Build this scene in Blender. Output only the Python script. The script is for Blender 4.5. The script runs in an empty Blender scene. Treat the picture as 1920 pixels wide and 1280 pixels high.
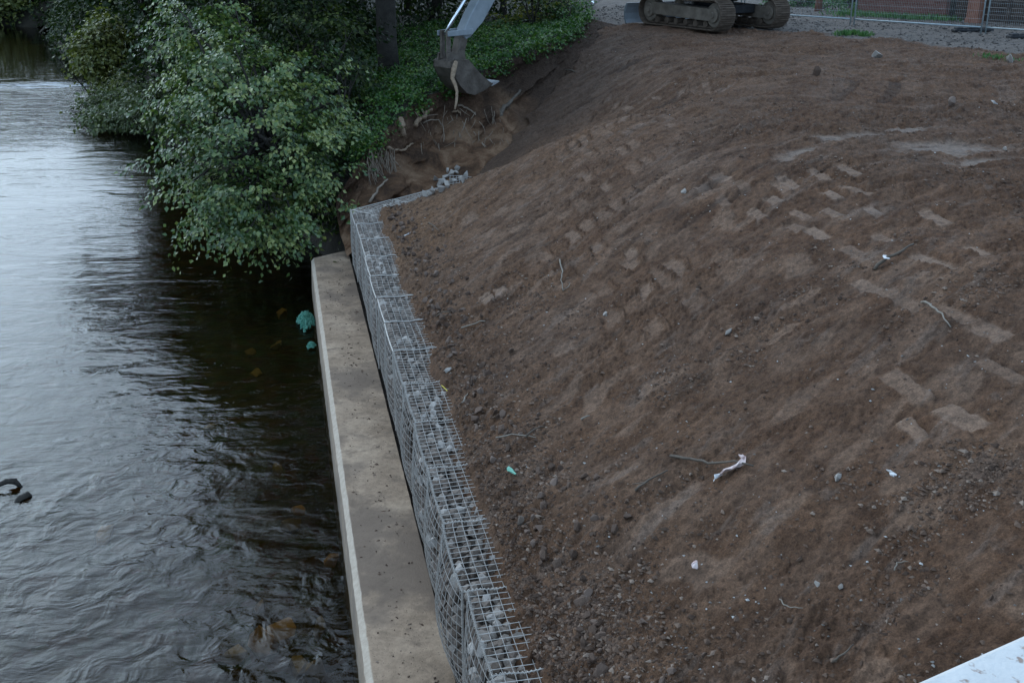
import bpy, bmesh, math, random
import numpy as np
from mathutils import Vector, Matrix
from mathutils.bvhtree import BVHTree
R = math.radians
scene = bpy.context.scene
COL = scene.collection

# ------------------------------------------------------------------ camera, sky, sun, exposure
CAM_Z = 6.3
PITCH = math.atan(766 / 2000)
cam_d = bpy.data.cameras.new("camera")
cam = bpy.data.objects.new("camera", cam_d)
COL.objects.link(cam)
cam_d.sensor_width = 36
cam_d.lens = 2000 / 1920 * 36
cam_d.clip_start = 0.05
cam_d.clip_end = 1000
cam.location = (0, 0, CAM_Z)
cam.rotation_euler = (math.pi / 2 - PITCH, 0, 0)
scene.camera = cam
scene.render.resolution_x, scene.render.resolution_y = 1024, 682

SUN_EL, SUN_AZ = 29, -36           # azimuth measured from +Y towards +X
world = bpy.data.worlds.new("World")
scene.world = world
world.use_nodes = True
wn, wl = world.node_tree.nodes, world.node_tree.links
wn.clear()
wo = wn.new("ShaderNodeOutputWorld")
bg = wn.new("ShaderNodeBackground")
sky = wn.new("ShaderNodeTexSky")
sky.sky_type = 'NISHITA'
sky.sun_disc = False
sky.sun_elevation = R(SUN_EL)
sky.sun_rotation = R(SUN_AZ)
sky.air_density, sky.dust_density, sky.ozone_density = 1.0, 4.0, 1.0
hs = wn.new("ShaderNodeHueSaturation")
hs.inputs['Saturation'].default_value = 0.55
bg.inputs['Strength'].default_value = 0.15
wl.new(sky.outputs[0], hs.inputs['Color'])
veil = wn.new("ShaderNodeMix"); veil.data_type = 'RGBA'          # even overcast cloud over the clear sky
veil.inputs[0].default_value = 0.68
veil.inputs[7].default_value = (4.25, 6.3, 8.9, 1)
tint = wn.new("ShaderNodeMix"); tint.data_type = 'RGBA'; tint.blend_type = 'MULTIPLY'
tint.inputs[0].default_value = 1.0
tint.inputs[7].default_value = (0.70, 0.97, 1.28, 1)
wl.new(hs.outputs[0], tint.inputs[6])
wl.new(tint.outputs[2], veil.inputs[6])
wl.new(veil.outputs[2], bg.inputs[0])
wl.new(bg.outputs[0], wo.inputs[0])

sun_d = bpy.data.lights.new("sun", 'SUN')
sun_d.energy = 0.7
sun_d.angle = R(110)
sun_d.color = (1.0, 0.93, 0.82)
sun = bpy.data.objects.new("sun", sun_d)
COL.objects.link(sun)
to_sun = Vector((math.sin(R(SUN_AZ)) * math.cos(R(SUN_EL)), math.cos(R(SUN_AZ)) * math.cos(R(SUN_EL)), math.sin(R(SUN_EL))))
sun.rotation_euler = to_sun.to_track_quat('Z', 'Y').to_euler()

scene.view_settings.view_transform = 'Standard'
scene.view_settings.look = 'None'
scene.view_settings.exposure = 0.36
scene.view_settings.gamma = 1.0
scene.view_settings.use_curve_mapping = False
scene.cycles.max_bounces = 8
scene.cycles.transparent_max_bounces = 12

# ------------------------------------------------------------------ helpers
rng = np.random.default_rng(7)
random.seed(7)
CP, SP = math.cos(PITCH), math.sin(PITCH)
DX, DY = -0.2087, 0.978            # along the wall, away from the bridge
UX, UY = 0.978, 0.2087             # across the wall, towards the land

def su(s, u, z=0.0):
    return Vector((s * DX + u * UX, s * DY + u * UY, z))

def pix_dir(px, py):
    x, up = (px - 960) / 2000, (640 - py) / 2000
    return Vector((x, CP + up * SP, up * CP - SP))

def at_depth(px, py, zc):
    return Vector((0, 0, CAM_Z)) + pix_dir(px, py) * zc

def at_height(px, py, z):
    d = pix_dir(px, py)
    return Vector((0, 0, CAM_Z)) + d * ((z - CAM_Z) / d.z)

def tag(o, label=None, cat=None, group=None, kind=None):
    if label: o["label"] = label
    if cat: o["category"] = cat
    if group: o["group"] = group
    if kind: o["kind"] = kind
    return o

def empty(name, loc=(0, 0, 0)):
    o = bpy.data.objects.new(name, None)
    o.empty_display_size = 0.2
    o.location = loc
    COL.objects.link(o)
    return o

def link(name, me, mat=None, parent=None):
    o = bpy.data.objects.new(name, me)
    COL.objects.link(o)
    if mat is not None and len(me.materials) == 0:
        me.materials.append(mat)
    if parent is not None:
        o.parent = parent
    return o

def np_mesh(name, V, F, smooth=False):
    """V (n,3), F (m,k) with k = 3 or 4."""
    V = np.asarray(V, dtype=np.float32)
    F = np.asarray(F, dtype=np.int32)
    k = F.shape[1]
    me = bpy.data.meshes.new(name)
    me.vertices.add(len(V))
    me.vertices.foreach_set("co", V.ravel())
    me.loops.add(F.size)
    me.loops.foreach_set("vertex_index", F.ravel())
    me.polygons.add(len(F))
    me.polygons.foreach_set("loop_start", np.arange(0, F.size, k, dtype=np.int32))
    me.polygons.foreach_set("loop_total", np.full(len(F), k, dtype=np.int32))
    me.polygons.foreach_set("use_smooth", np.full(len(F), smooth, dtype=bool))
    me.update(calc_edges=True)
    return me

def add_attr(me, name, vals):
    a = me.attributes.new(name, 'FLOAT', 'POINT')
    a.data.foreach_set("value", np.asarray(vals, dtype=np.float32).ravel())

class MB:
    """collects solids into one mesh"""
    def __init__(self):
        self.v, self.f = [], []
    def add(self, vs, fs):
        n = len(self.v)
        self.v += [tuple(p) for p in vs]
        self.f += [tuple(i + n for i in f) for f in fs]
        return self
    def box(self, c, size, rot=None, taper=1.0):
        hx, hy, hz = size[0] / 2, size[1] / 2, size[2] / 2
        pts = []
        for z in (-1, 1):
            t = taper if z > 0 else 1.0
            for x, y in ((-1, -1), (1, -1), (1, 1), (-1, 1)):
                pts.append(Vector((x * hx * t, y * hy * t, z * hz)))
        if rot is not None:
            pts = [rot @ p for p in pts]
        c = Vector(c)
        return self.add([p + c for p in pts], [(3, 2, 1, 0), (4, 5, 6, 7), (0, 1, 5, 4), (1, 2, 6, 5), (2, 3, 7, 6), (3, 0, 4, 7)])
    def cyl(self, p0, p1, r, n=12, r1=None):
        return self.tube([p0, p1], [r, r if r1 is None else r1], n)
    def tube(self, pts, rad, n=6, cap=True):
        pts = [Vector(p) for p in pts]
        if not hasattr(rad, '__len__'):
            rad = [rad] * len(pts)
        vs, fs = [], []
        ref = None
        for i, p in enumerate(pts):
            t = (pts[min(i + 1, len(pts) - 1)] - pts[max(i - 1, 0)])
            t = t.normalized() if t.length > 1e-9 else Vector((0, 0, 1))
            if ref is None:
                ref = Vector((0, 0, 1)) if abs(t.z) < 0.9 else Vector((1, 0, 0))
            a = t.cross(ref)
            a = a.normalized() if a.length > 1e-6 else Vector((1, 0, 0))
            b = t.cross(a)
            ref = -b if False else ref
            for k in range(n):
                w = 2 * math.pi * k / n
                vs.append(p + (a * math.cos(w) + b * math.sin(w)) * rad[i])
        for i in range(len(pts) - 1):
            for k in range(n):
                k2 = (k + 1) % n
                fs.append((i * n + k, i * n + k2, (i + 1) * n + k2, (i + 1) * n + k))
        if cap:
            fs.append(tuple(range(n - 1, -1, -1)))
            fs.append(tuple((len(pts) - 1) * n + k for k in range(n)))
        return self.add(vs, fs)
    def extrude(self, poly, O, A, B, N, d0, d1):
        """poly of (a, b) in the plane O + a*A + b*B, swept along N from d0 to d1"""
        m = len(poly)
        vs = [O + A * a + B * b + N * d0 for a, b in poly] + [O + A * a + B * b + N * d1 for a, b in poly]
        fs = [tuple(range(m - 1, -1, -1)), tuple(range(m, 2 * m))]
        fs += [(i, (i + 1) % m, m + (i + 1) % m, m + i) for i in range(m)]
        return self.add(vs, fs)
    def build(self, name, mat, parent=None, smooth=False, bevel=0.0):
        me = bpy.data.meshes.new(name)
        me.from_pydata(self.v, [], self.f)
        bm = bmesh.new()
        bm.from_mesh(me)
        bmesh.ops.recalc_face_normals(bm, faces=bm.faces)
        if bevel > 0:
            es = [e for e in bm.edges if len(e.link_faces) == 2 and e.calc_face_angle(0) > 0.5]
            bmesh.ops.bevel(bm, geom=es, offset=bevel, segments=2, affect='EDGES', profile=0.5)
        bm.to_mesh(me)
        bm.free()
        if smooth:
            me.polygons.foreach_set("use_smooth", [True] * len(me.polygons))
        return link(name, me, mat, parent)

# ---- numpy gradient noise
_G = np.random.default_rng(3)
_PERM = _G.permutation(4096)
_ANG = _G.random(4096) * 2 * math.pi
def noise2(x, y, seed=0):
    x = np.asarray(x, dtype=np.float64); y = np.asarray(y, dtype=np.float64)
    xi = np.floor(x).astype(np.int64); yi = np.floor(y).astype(np.int64)
    xf, yf = x - xi, y - yi
    def g(ix, iy, dx, dy):
        h = _PERM[(_PERM[(ix + seed * 37) & 4095] + iy + seed * 101) & 4095]
        a = _ANG[h]
        return np.cos(a) * dx + np.sin(a) * dy
    u = xf * xf * xf * (xf * (xf * 6 - 15) + 10)
    v = yf * yf * yf * (yf * (yf * 6 - 15) + 10)
    n00 = g(xi, yi, xf, yf); n10 = g(xi + 1, yi, xf - 1, yf)
    n01 = g(xi, yi + 1, xf, yf - 1); n11 = g(xi + 1, yi + 1, xf - 1, yf - 1)
    return 1.5 * ((n00 * (1 - u) + n10 * u) * (1 - v) + (n01 * (1 - u) + n11 * u) * v)
def fbm(x, y, oct=4, seed=0, gain=0.5):
    t, a, s = 0.0, 1.0, 0.0
    for o in range(oct):
        t = t + a * noise2(x * 2 ** o, y * 2 ** o, seed + o * 5)
        s += a; a *= gain
    return t / s
def sstep(a, b, x):
    t = np.clip((x - a) / (b - a), 0, 1)
    return t * t * (3 - 2 * t)

# ------------------------------------------------------------------ materials
class NT:
    def __init__(self, name):
        self.m = bpy.data.materials.new(name)
        self.m.use_nodes = True
        self.n, self.l = self.m.node_tree.nodes, self.m.node_tree.links
        self.n.clear()
        self.out = self.n.new("ShaderNodeOutputMaterial")
    def node(self, t, **kw):
        nd = self.n.new(t)
        for k, v in kw.items():
            setattr(nd, k, v)
        return nd
    def put(self, sock, v):
        if isinstance(v, bpy.types.NodeSocket):
            self.l.new(v, sock)
        elif isinstance(v, (tuple, list)) and len(v) == 3 and sock.type == 'RGBA':
            sock.default_value = (*v, 1)
        else:
            sock.default_value = v
    def coord(self, kind='Object', scale=(1, 1, 1), rot=(0, 0, 0)):
        tc = self.node("ShaderNodeTexCoord")
        mp = self.node("ShaderNodeMapping")
        mp.inputs['Scale'].default_value = scale
        mp.inputs['Rotation'].default_value = rot
        if kind == 'World':
            ge = self.node("ShaderNodeNewGeometry")
            self.l.new(ge.outputs['Position'], mp.inputs[0])
        else:
            self.l.new(tc.outputs[kind], mp.inputs[0])
        return mp.outputs[0]
    def noise(self, vec, scale, detail=4, rough=0.55, dist=0.0):
        n = self.node("ShaderNodeTexNoise")
        self.put(n.inputs['Vector'], vec)
        n.inputs['Scale'].default_value = scale
        n.inputs['Detail'].default_value = detail
        n.inputs['Roughness'].default_value = rough
        n.inputs['Distortion'].default_value = dist
        return n.outputs['Fac']
    def ramp(self, fac, stops):
        r = self.node("ShaderNodeValToRGB")
        self.put(r.inputs[0], fac)
        e = r.color_ramp.elements
        while len(e) < len(stops):
            e.new(0.5)
        for i, (p, c) in enumerate(stops):
            e[i].position = p
            e[i].color = (*c, 1) if isinstance(c, (tuple, list)) else (c, c, c, 1)
        return r.outputs[0]
    def mix(self, fac, a, b, mode='MIX'):
        m = self.node("ShaderNodeMix", data_type='RGBA', blend_type=mode)
        self.put(m.inputs[0], fac); self.put(m.inputs[6], a); self.put(m.inputs[7], b)
        return m.outputs[2]
    def math(self, op, a, b=0.0, c=0.0):
        m = self.node("ShaderNodeMath", operation=op)
        self.put(m.inputs[0], a); self.put(m.inputs[1], b); self.put(m.inputs[2], c)
        return m.outputs[0]
    def attr(self, name):
        a = self.node("ShaderNodeAttribute", attribute_name=name)
        return a.outputs['Fac']
    def bump(self, h, strength, dist, normal=None):
        b = self.node("ShaderNodeBump")
        b.inputs['Strength'].default_value = strength
        b.inputs['Distance'].default_value = dist
        self.put(b.inputs['Height'], h)
        if normal is not None:
            self.l.new(normal, b.inputs['Normal'])
        return b.outputs[0]
    def pbr(self, color, rough=0.7, metal=0.0, normal=None, spec=0.5):
        p = self.node("ShaderNodeBsdfPrincipled")
        self.put(p.inputs['Base Color'], color)
        self.put(p.inputs['Roughness'], rough)
        self.put(p.inputs['Metallic'], metal)
        self.put(p.inputs['Specular IOR Level'], spec)
        if normal is not None:
            self.l.new(normal, p.inputs['Normal'])
        self.l.new(p.outputs[0], self.out.inputs[0])
        return p

def simple_mat(name, c1, c2, scale=6.0, rough=0.7, metal=0.0, bump=0.3, bdist=0.01, spec=0.4, rand=0.0):
    t = NT(name)
    v = t.coord('Object')
    f = t.noise(v, scale, 5, 0.6)
    col = t.ramp(f, [(0.3, c1), (0.7, c2)])
    if rand > 0:
        oi = t.node("ShaderNodeObjectInfo")
        k = t.math('MULTIPLY_ADD', oi.outputs['Random'], rand * 2, 1 - rand)
        col = t.mix(1.0, col, k, 'MULTIPLY')
    nrm = t.bump(t.noise(v, scale * 4, 4, 0.6), bump, bdist) if bump > 0 else None
    t.pbr(col, rough, metal, nrm, spec)
    return t.m

M = {}
def soil_mat():
    t = NT("bare_earth")
    w = t.coord('World')
    cx = t.node("ShaderNodeCombineXYZ")
    t.put(cx.inputs[0], t.attr('along')); t.put(cx.inputs[1], t.math('MULTIPLY', t.attr('upslope'), 0.36))
    sl = cx.outputs[0]                                   # stretched up the slope: drag marks
    big = t.noise(w, 0.45, 4, 0.6)
    mid = t.noise(w, 2.3, 6, 0.66)
    fine = t.noise(w, 17, 7, 0.72)
    vfine = t.noise(w, 75, 4, 0.75)
    str1 = t.noise(sl, 5.0, 6, 0.68, 0.3)
    str2 = t.noise(sl, 19.0, 5, 0.7, 0.2)
    col = t.ramp(t.mix(0.35, mid, str1), [(0.32, (0.052, 0.0255, 0.0135)), (0.5, (0.098, 0.050, 0.0275)), (0.68, (0.147, 0.080, 0.046))])
    warm = t.attr('warm')
    col = t.mix(t.math('MULTIPLY', warm, 0.8), col, t.ramp(t.mix(0.5, fine, str1), [(0.3, (0.102, 0.052, 0.026)), (0.7, (0.205, 0.116, 0.064))]))
    col = t.mix(t.math('MULTIPLY', t.ramp(big, [(0.45, 0.0), (0.7, 1.0)]), 0.35), col, (0.110, 0.073, 0.052))
    sm = t.attr('smooth')
    smc = t.ramp(mid, [(0.3, (0.136, 0.084, 0.055)), (0.7, (0.200, 0.127, 0.085))])
    col = t.mix(t.math('MULTIPLY', sm, 0.85), col, smc)
    grey = t.ramp(t.noise(sl, 4.5, 5, 0.65, 0.4), [(0.56, 0.0), (0.64, 0.55)])
    col = t.mix(t.math('MULTIPLY', grey, t.math('SUBTRACT', 1.0, t.attr('tree_shade'))), col, (0.140, 0.098, 0.074))
    wet = t.attr('wet')
    col = t.mix(t.math('MULTIPLY', wet, 0.8), col, (0.155, 0.112, 0.085))
    col = t.mix(0.75, col, t.ramp(fine, [(0.32, 0.40), (0.60, 1.38)]), 'MULTIPLY')
    col = t.mix(0.6, col, t.ramp(vfine, [(0.32, 0.35), (0.62, 1.45)]), 'MULTIPLY')
    col = t.mix(t.math('MULTIPLY', t.attr('tree_shade'), 0.7), col, t.ramp(fine, [(0.3, (0.036, 0.022, 0.015)), (0.7, (0.098, 0.062, 0.043))]))  # shade from the bank trees put into the soil colour
    dk = t.attr('crack')
    col = t.mix(t.math('MULTIPLY', dk, 0.62), col, (0.036, 0.021, 0.014))  # crevice shading and damp put into the crack colour
    gr = t.attr('gravel')
    gcol = t.ramp(t.noise(w, 9, 6, 0.75), [(0.3, (0.075, 0.060, 0.052)), (0.7, (0.185, 0.155, 0.132))])
    gcol = t.mix(t.ramp(t.noise(w, 0.7, 4), [(0.45, 0.0), (0.62, 0.65)]), gcol, (0.092, 0.078, 0.068))
    col = t.mix(gr, col, gcol)
    rough = t.math('SUBTRACT', 0.92, t.math('MULTIPLY', sm, 0.22))
    rough = t.math('SUBTRACT', rough, t.math('MULTIPLY', wet, 0.16))
    h = t.math('ADD', t.math('MULTIPLY', fine, 0.75), t.math('MULTIPLY', vfine, 0.3))
    h = t.math('ADD', h, t.math('MULTIPLY', str2, 0.35))
    h = t.math('ADD', h, t.math('MULTIPLY', str1, 0.3))
    b = t.node("ShaderNodeBump")
    b.inputs['Distance'].default_value = 0.05
    t.put(b.inputs['Height'], h)
    t.put(b.inputs['Strength'], t.math('SUBTRACT', 0.85, t.math('MULTIPLY', t.math('MAXIMUM', sm, wet), 0.62)))
    t.pbr(col, rough, 0, b.outputs[0], 0.22)
    return t.m
M['soil'] = soil_mat()

def cutbank_mat():
    t = NT("raw_red_earth")
    w = t.coord('World')
    mid = t.noise(w, 1.7, 5, 0.62, 0.6)
    fine = t.noise(w, 22, 5, 0.7)
    col = t.ramp(mid, [(0.36, (0.070, 0.040, 0.025)), (0.5, (0.170, 0.090, 0.050)), (0.64, (0.30, 0.180, 0.108))])
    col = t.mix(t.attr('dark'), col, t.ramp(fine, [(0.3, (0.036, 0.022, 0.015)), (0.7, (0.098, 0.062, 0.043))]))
    col = t.mix(0.5, col, t.ramp(fine, [(0.25, 0.4), (0.65, 1.25)]), 'MULTIPLY')
    t.pbr(col, 0.95, 0, t.bump(t.math('ADD', fine, mid), 0.9, 0.09), 0.15)
    return t.m
M['cutbank'] = cutbank_mat()
M['under'] = simple_mat("woodland_soil", (0.010, 0.009, 0.006), (0.026, 0.022, 0.014), 3, 0.95, 0, 0.6, 0.05, 0.2)

def concrete_mat():
    t = NT("ledge_concrete")
    w = t.coord('World')
    a = t.noise(w, 1.3, 6, 0.65, 0.4)
    b = t.noise(w, 16, 5, 0.65)
    sp = t.noise(w, 55, 2, 0.5)
    col = t.ramp(a, [(0.3, (0.21, 0.144, 0.094)), (0.5, (0.345, 0.243, 0.164)), (0.72, (0.465, 0.340, 0.236))])
    col = t.mix(0.5, col, t.ramp(b, [(0.3, 0.5), (0.7, 1.3)]), 'MULTIPLY')
    col = t.mix(t.ramp(sp, [(0.30, 0.75), (0.36, 0.0)]), col, (0.10, 0.075, 0.056))
    col = t.mix(t.ramp(t.noise(w, 0.75, 5, 0.6), [(0.50, 0.0), (0.60, 0.85)]), col, (0.165, 0.118, 0.086))
    col = t.mix(t.ramp(t.noise(w, 3.6, 6, 0.7, 0.5), [(0.52, 0.0), (0.68, 0.7)]), col, (0.135, 0.095, 0.068))
    edge = t.attr('edge')
    col = t.mix(edge, col, t.ramp(b, [(0.3, (0.36, 0.285, 0.215)), (0.7, (0.50, 0.41, 0.32))]))
    wet = t.attr('wetline')
    col = t.mix(wet, col, (0.06, 0.055, 0.04))
    t.pbr(col, 0.85, 0, t.bump(t.math('ADD', b, sp), 0.35, 0.01), 0.3)
    return t.m
M['concrete'] = concrete_mat()
def parapet_mat():
    t = NT('parapet_concrete')
    w = t.coord('World')
    col = t.ramp(t.noise(w, 14, 6, 0.7), [(0.3, (0.50, 0.49, 0.47)), (0.7, (0.66, 0.64, 0.61))])
    col = t.mix(t.ramp(t.noise(w, 70, 3, 0.6), [(0.33, 0.8), (0.40, 0.0)]), col, (0.25, 0.15, 0.10))
    t.pbr(col, 0.9, 0, t.bump(t.noise(w, 90, 4, 0.7), 0.5, 0.004), 0.3)
    return t.m
M['parapet'] = parapet_mat()
M['parapet_side'] = simple_mat("parapet_paint", (0.42, 0.43, 0.43), (0.56, 0.565, 0.56), 45, 0.85, 0, 0.5, 0.004)

def stone_mat(name, stops):
    t = NT(name)
    v = t.coord('Object')
    oi = t.node("ShaderNodeObjectInfo")
    col = t.ramp(oi.outputs['Random'], stops)
    f = t.noise(v, 14, 5, 0.65)
    col = t.mix(0.6, col, t.ramp(f, [(0.25, 0.55), (0.7, 1.2)]), 'MULTIPLY')
    t.pbr(col, 0.85, 0, t.bump(t.noise(v, 40, 4, 0.7), 0.5, 0.01), 0.35)
    return t.m
M['stone'] = stone_mat("gabion_stone", [(0.0, (0.11, 0.080, 0.060)), (0.3, (0.17, 0.128, 0.100)), (0.6, (0.225, 0.175, 0.140)), (0.86, (0.29, 0.24, 0.20)), (0.97, (0.50, 0.44, 0.385))])
M['palestone'] = stone_mat("broken_concrete", [(0.0, (0.24, 0.205, 0.175)), (1.0, (0.44, 0.39, 0.34))])
M['clod'] = stone_mat("earth_clod", [(0.0, (0.075, 0.045, 0.030)), (0.6, (0.125, 0.078, 0.054)), (1.0, (0.20, 0.14, 0.108))])
M['bedstone'] = stone_mat("river_stone", [(0.0, (0.16, 0.11, 0.05)), (0.5, (0.30, 0.21, 0.09)), (1.0, (0.42, 0.24, 0.12))])
M['wire'] = simple_mat("galvanised_wire", (0.36, 0.325, 0.285), (0.53, 0.485, 0.435), 20, 0.5, 0.25, 0.0)
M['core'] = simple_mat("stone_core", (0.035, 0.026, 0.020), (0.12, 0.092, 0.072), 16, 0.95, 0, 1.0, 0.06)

def leaf_mat(name, c_dark, c_mid, c_light, trans=0.2, rough=0.42, spec=0.45):
    t = NT(name)
    tone = t.attr('tone')
    col = t.ramp(tone, [(0.0, c_dark), (0.55, c_mid), (1.0, c_light)])
    p = t.pbr(col, rough, 0, None, spec)
    tr = t.node("ShaderNodeBsdfTranslucent")
    t.put(tr.inputs[0], t.mix(1.0, col, (1.0, 1.3, 0.5), 'MULTIPLY'))
    mx = t.node("ShaderNodeMixShader")
    mx.inputs[0].default_value = trans
    t.l.new(p.outputs[0], mx.inputs[1]); t.l.new(tr.outputs[0], mx.inputs[2])
    t.l.new(mx.outputs[0], t.out.inputs[0])
    return t.m
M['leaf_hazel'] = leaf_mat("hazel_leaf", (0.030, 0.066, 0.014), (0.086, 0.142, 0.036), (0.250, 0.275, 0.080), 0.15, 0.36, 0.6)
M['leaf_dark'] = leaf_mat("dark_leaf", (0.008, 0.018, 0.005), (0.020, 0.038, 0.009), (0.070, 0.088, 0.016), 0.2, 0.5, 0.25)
M['leaf_yellow'] = leaf_mat("yellowing_leaf", (0.022, 0.050, 0.010), (0.075, 0.095, 0.012), (0.210, 0.185, 0.018), 0.3)
M['leaf_olive'] = leaf_mat("olive_leaf", (0.060, 0.080, 0.020), (0.130, 0.145, 0.036), (0.230, 0.220, 0.055), 0.2)
M['leaf_grey'] = leaf_mat("grey_willow_leaf", (0.050, 0.072, 0.026), (0.100, 0.128, 0.050), (0.175, 0.190, 0.075), 0.2)
M['leaf_ground'] = leaf_mat("undergrowth_leaf", (0.015, 0.048, 0.009), (0.044, 0.118, 0.021), (0.145, 0.215, 0.040), 0.25)
M['leaf_hedge'] = leaf_mat("hedge_leaf", (0.030, 0.075, 0.025), (0.060, 0.140, 0.045), (0.110, 0.200, 0.060), 0.25)
M['bark'] = simple_mat("bark", (0.030, 0.026, 0.022), (0.062, 0.054, 0.045), 7, 0.95, 0, 0.9, 0.03, 0.2)
M['root'] = simple_mat("bare_root", (0.16, 0.105, 0.066), (0.33, 0.235, 0.155), 12, 0.85, 0, 0.5, 0.01)
M['rootfine'] = simple_mat("fine_root", (0.17, 0.125, 0.09), (0.30, 0.235, 0.175), 12, 0.9, 0, 0.3, 0.01)
M['twig'] = simple_mat("dead_twig", (0.065, 0.048, 0.036), (0.15, 0.118, 0.088), 12, 0.85, 0, 0.4, 0.005)
M['twigpale'] = simple_mat("pale_twig", (0.17, 0.14, 0.11), (0.28, 0.24, 0.19), 12, 0.85, 0, 0.3, 0.005)

# ------------------------------------------------------------------ excavated ground (height field)
TOE = np.array([(-14, 1.46), (8.0, 1.47), (10.5, 1.56), (18.35, 1.62), (20.45, 3.95), (29.2, 8.3), (34.7, 10.0), (43.3, 12.8), (130, 40)], dtype=float)
TOE_Z = np.array([1.765, 1.765, 1.765, 1.755, 1.66, 3.55, 3.85, 3.85, 3.85])
PLAT = 3.88

def toe_dist(s, u):
    """signed distance to the toe line (+ = land side), arc length and toe height at the nearest point"""
    best = np.full(s.shape, 1e9); q = np.zeros(s.shape); tz = np.zeros(s.shape); sg = np.ones(s.shape)
    dsm = np.zeros(s.shape)
    acc = 0.0
    for i in range(len(TOE) - 1):
        a, b = TOE[i], TOE[i + 1]
        e = b - a; L = math.hypot(*e)
        t = np.clip(((s - a[0]) * e[0] + (u - a[1]) * e[1]) / (L * L), 0, 1)
        dx, dy = s - (a[0] + t * e[0]), u - (a[1] + t * e[1])
        d = np.sqrt(dx * dx + dy * dy)
        side = np.where(-(s - a[0]) * e[1] + (u - a[1]) * e[0] >= 0, 1.0, -1.0)
        m = d < best - 1e-9
        best = np.where(m, d, best); q = np.where(m, acc + t * L, q)
        tz = np.where(m, TOE_Z[i] + t * (TOE_Z[i + 1] - TOE_Z[i]), tz)
        sg = np.where(m, side, sg)
        acc += L
        dsm = dsm + np.exp(-d / 0.35)
    dd = np.where(sg > 0, np.maximum(-0.35 * np.log(dsm + 1e-30), 0.0), -best)
    dd = np.where(sg > 0, np.minimum(best, dd + 0.12), dd)
    return dd, q, tz

def base_height(x, y):
    s = x * DX + y * DY; u = x * UX + y * UY
    d, q, tz = toe_dist(s, u)
    jw = np.exp(-np.abs(d) / 0.8)
    far = sstep(19.5, 22, s)
    d = d + jw * ((0.075 + 0.25 * far) * noise2(s * 1.5, u * 0.6, 201) + 0.05 * noise2(s * 4.7, u * 2, 202) - 0.01)
    dp = np.maximum(d, 0)
    zs = tz + 0.50 * dp
    zp = PLAT + 0.0 * dp
    k = 0.55
    h = np.clip(0.5 + 0.5 * (zp - zs) / k, 0, 1)
    z = zp * (1 - h) + zs * h - k * h * (1 - h)
    z = np.where(d < 0, tz - (0.9 - 0.45 * far) * np.minimum(-d, 0.45 + 0.4 * far), z)      # drops behind the toe into the pit
    return z, s, u, d, q

def ground_hit(px, py, full=True):
    d = pix_dir(px, py)
    t = np.linspace(2.5, 70, 1400)
    z = base_height(d.x * t, d.y * t)[0]
    i = int(np.argmax(CAM_Z + d.z * t < z))
    t = np.linspace(t[max(i - 14, 0)], t[min(i + 14, len(t) - 1)], 260)
    x, y, zr = d.x * t, d.y * t, CAM_Z + d.z * t
    z = terrain(x, y)[0] if full else base_height(x, y)[0]
    i = int(np.argmax(zr < z))
    return Vector((x[i], y[i], float(z[i])))

PADS_PX = [(1232, 185, .62), (1250, 216, .5), (1300, 172, .55), (1177, 202, .45), (1135, 247, .5), (1100, 282, .45), (1205, 232, .35),
           (1590, 317, .62), (1605, 352, .62), (1535, 326, .5), (1562, 362, .42), (1752, 405, .6), (1752, 492, .62), (1690, 563, .62),
           (1625, 537, .5), (1477, 340, .45), (1532, 437, .45), (1467, 348, .42), (1350, 330, .4), (1322, 352, .38), (1357, 376, .36),
           (1420, 398, .45), (1185, 478, .42), (1701, 720, .52), (1800, 779, .5), (1791, 590, .5), (1500, 400, .4), (1450, 372, .35),
           (912, 555, .36), (938, 540, .28), (1600, 470, .4), (1655, 445, .35), (1880, 690, .5), (1395, 350, .35), (1560, 395, .35),
           (1640, 395, .35), (1490, 425, .32), (1830, 470, .4), (1860, 620, .4), (1715, 800, .35)]
PADS = []
for px_, py_, ln_ in PADS_PX:
    p_ = ground_hit(px_, py_, False)
    _, s_, u_, d_, q_ = base_height(np.array([p_.x]), np.array([p_.y]))
    PADS.append((float(s_[0]), float(u_[0]), ln_ * random.uniform(0.85, 1.1), random.uniform(0.12, 0.17), random.uniform(0.65, 1.0), random.uniform(-0.08, 0.08)))

PUD = []
for px_, py_, a_, b_ in [(1780, 275, .75, .28), (1700, 240, .5, .10), (1850, 300, .6, .12), (1620, 250, .35, .1), (1560, 255, .3, .12), (1500, 285, .4, .14)]:
    p_ = ground_hit(px_, py_, False)
    PUD.append((p_.x, p_.y, a_, b_))

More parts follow.
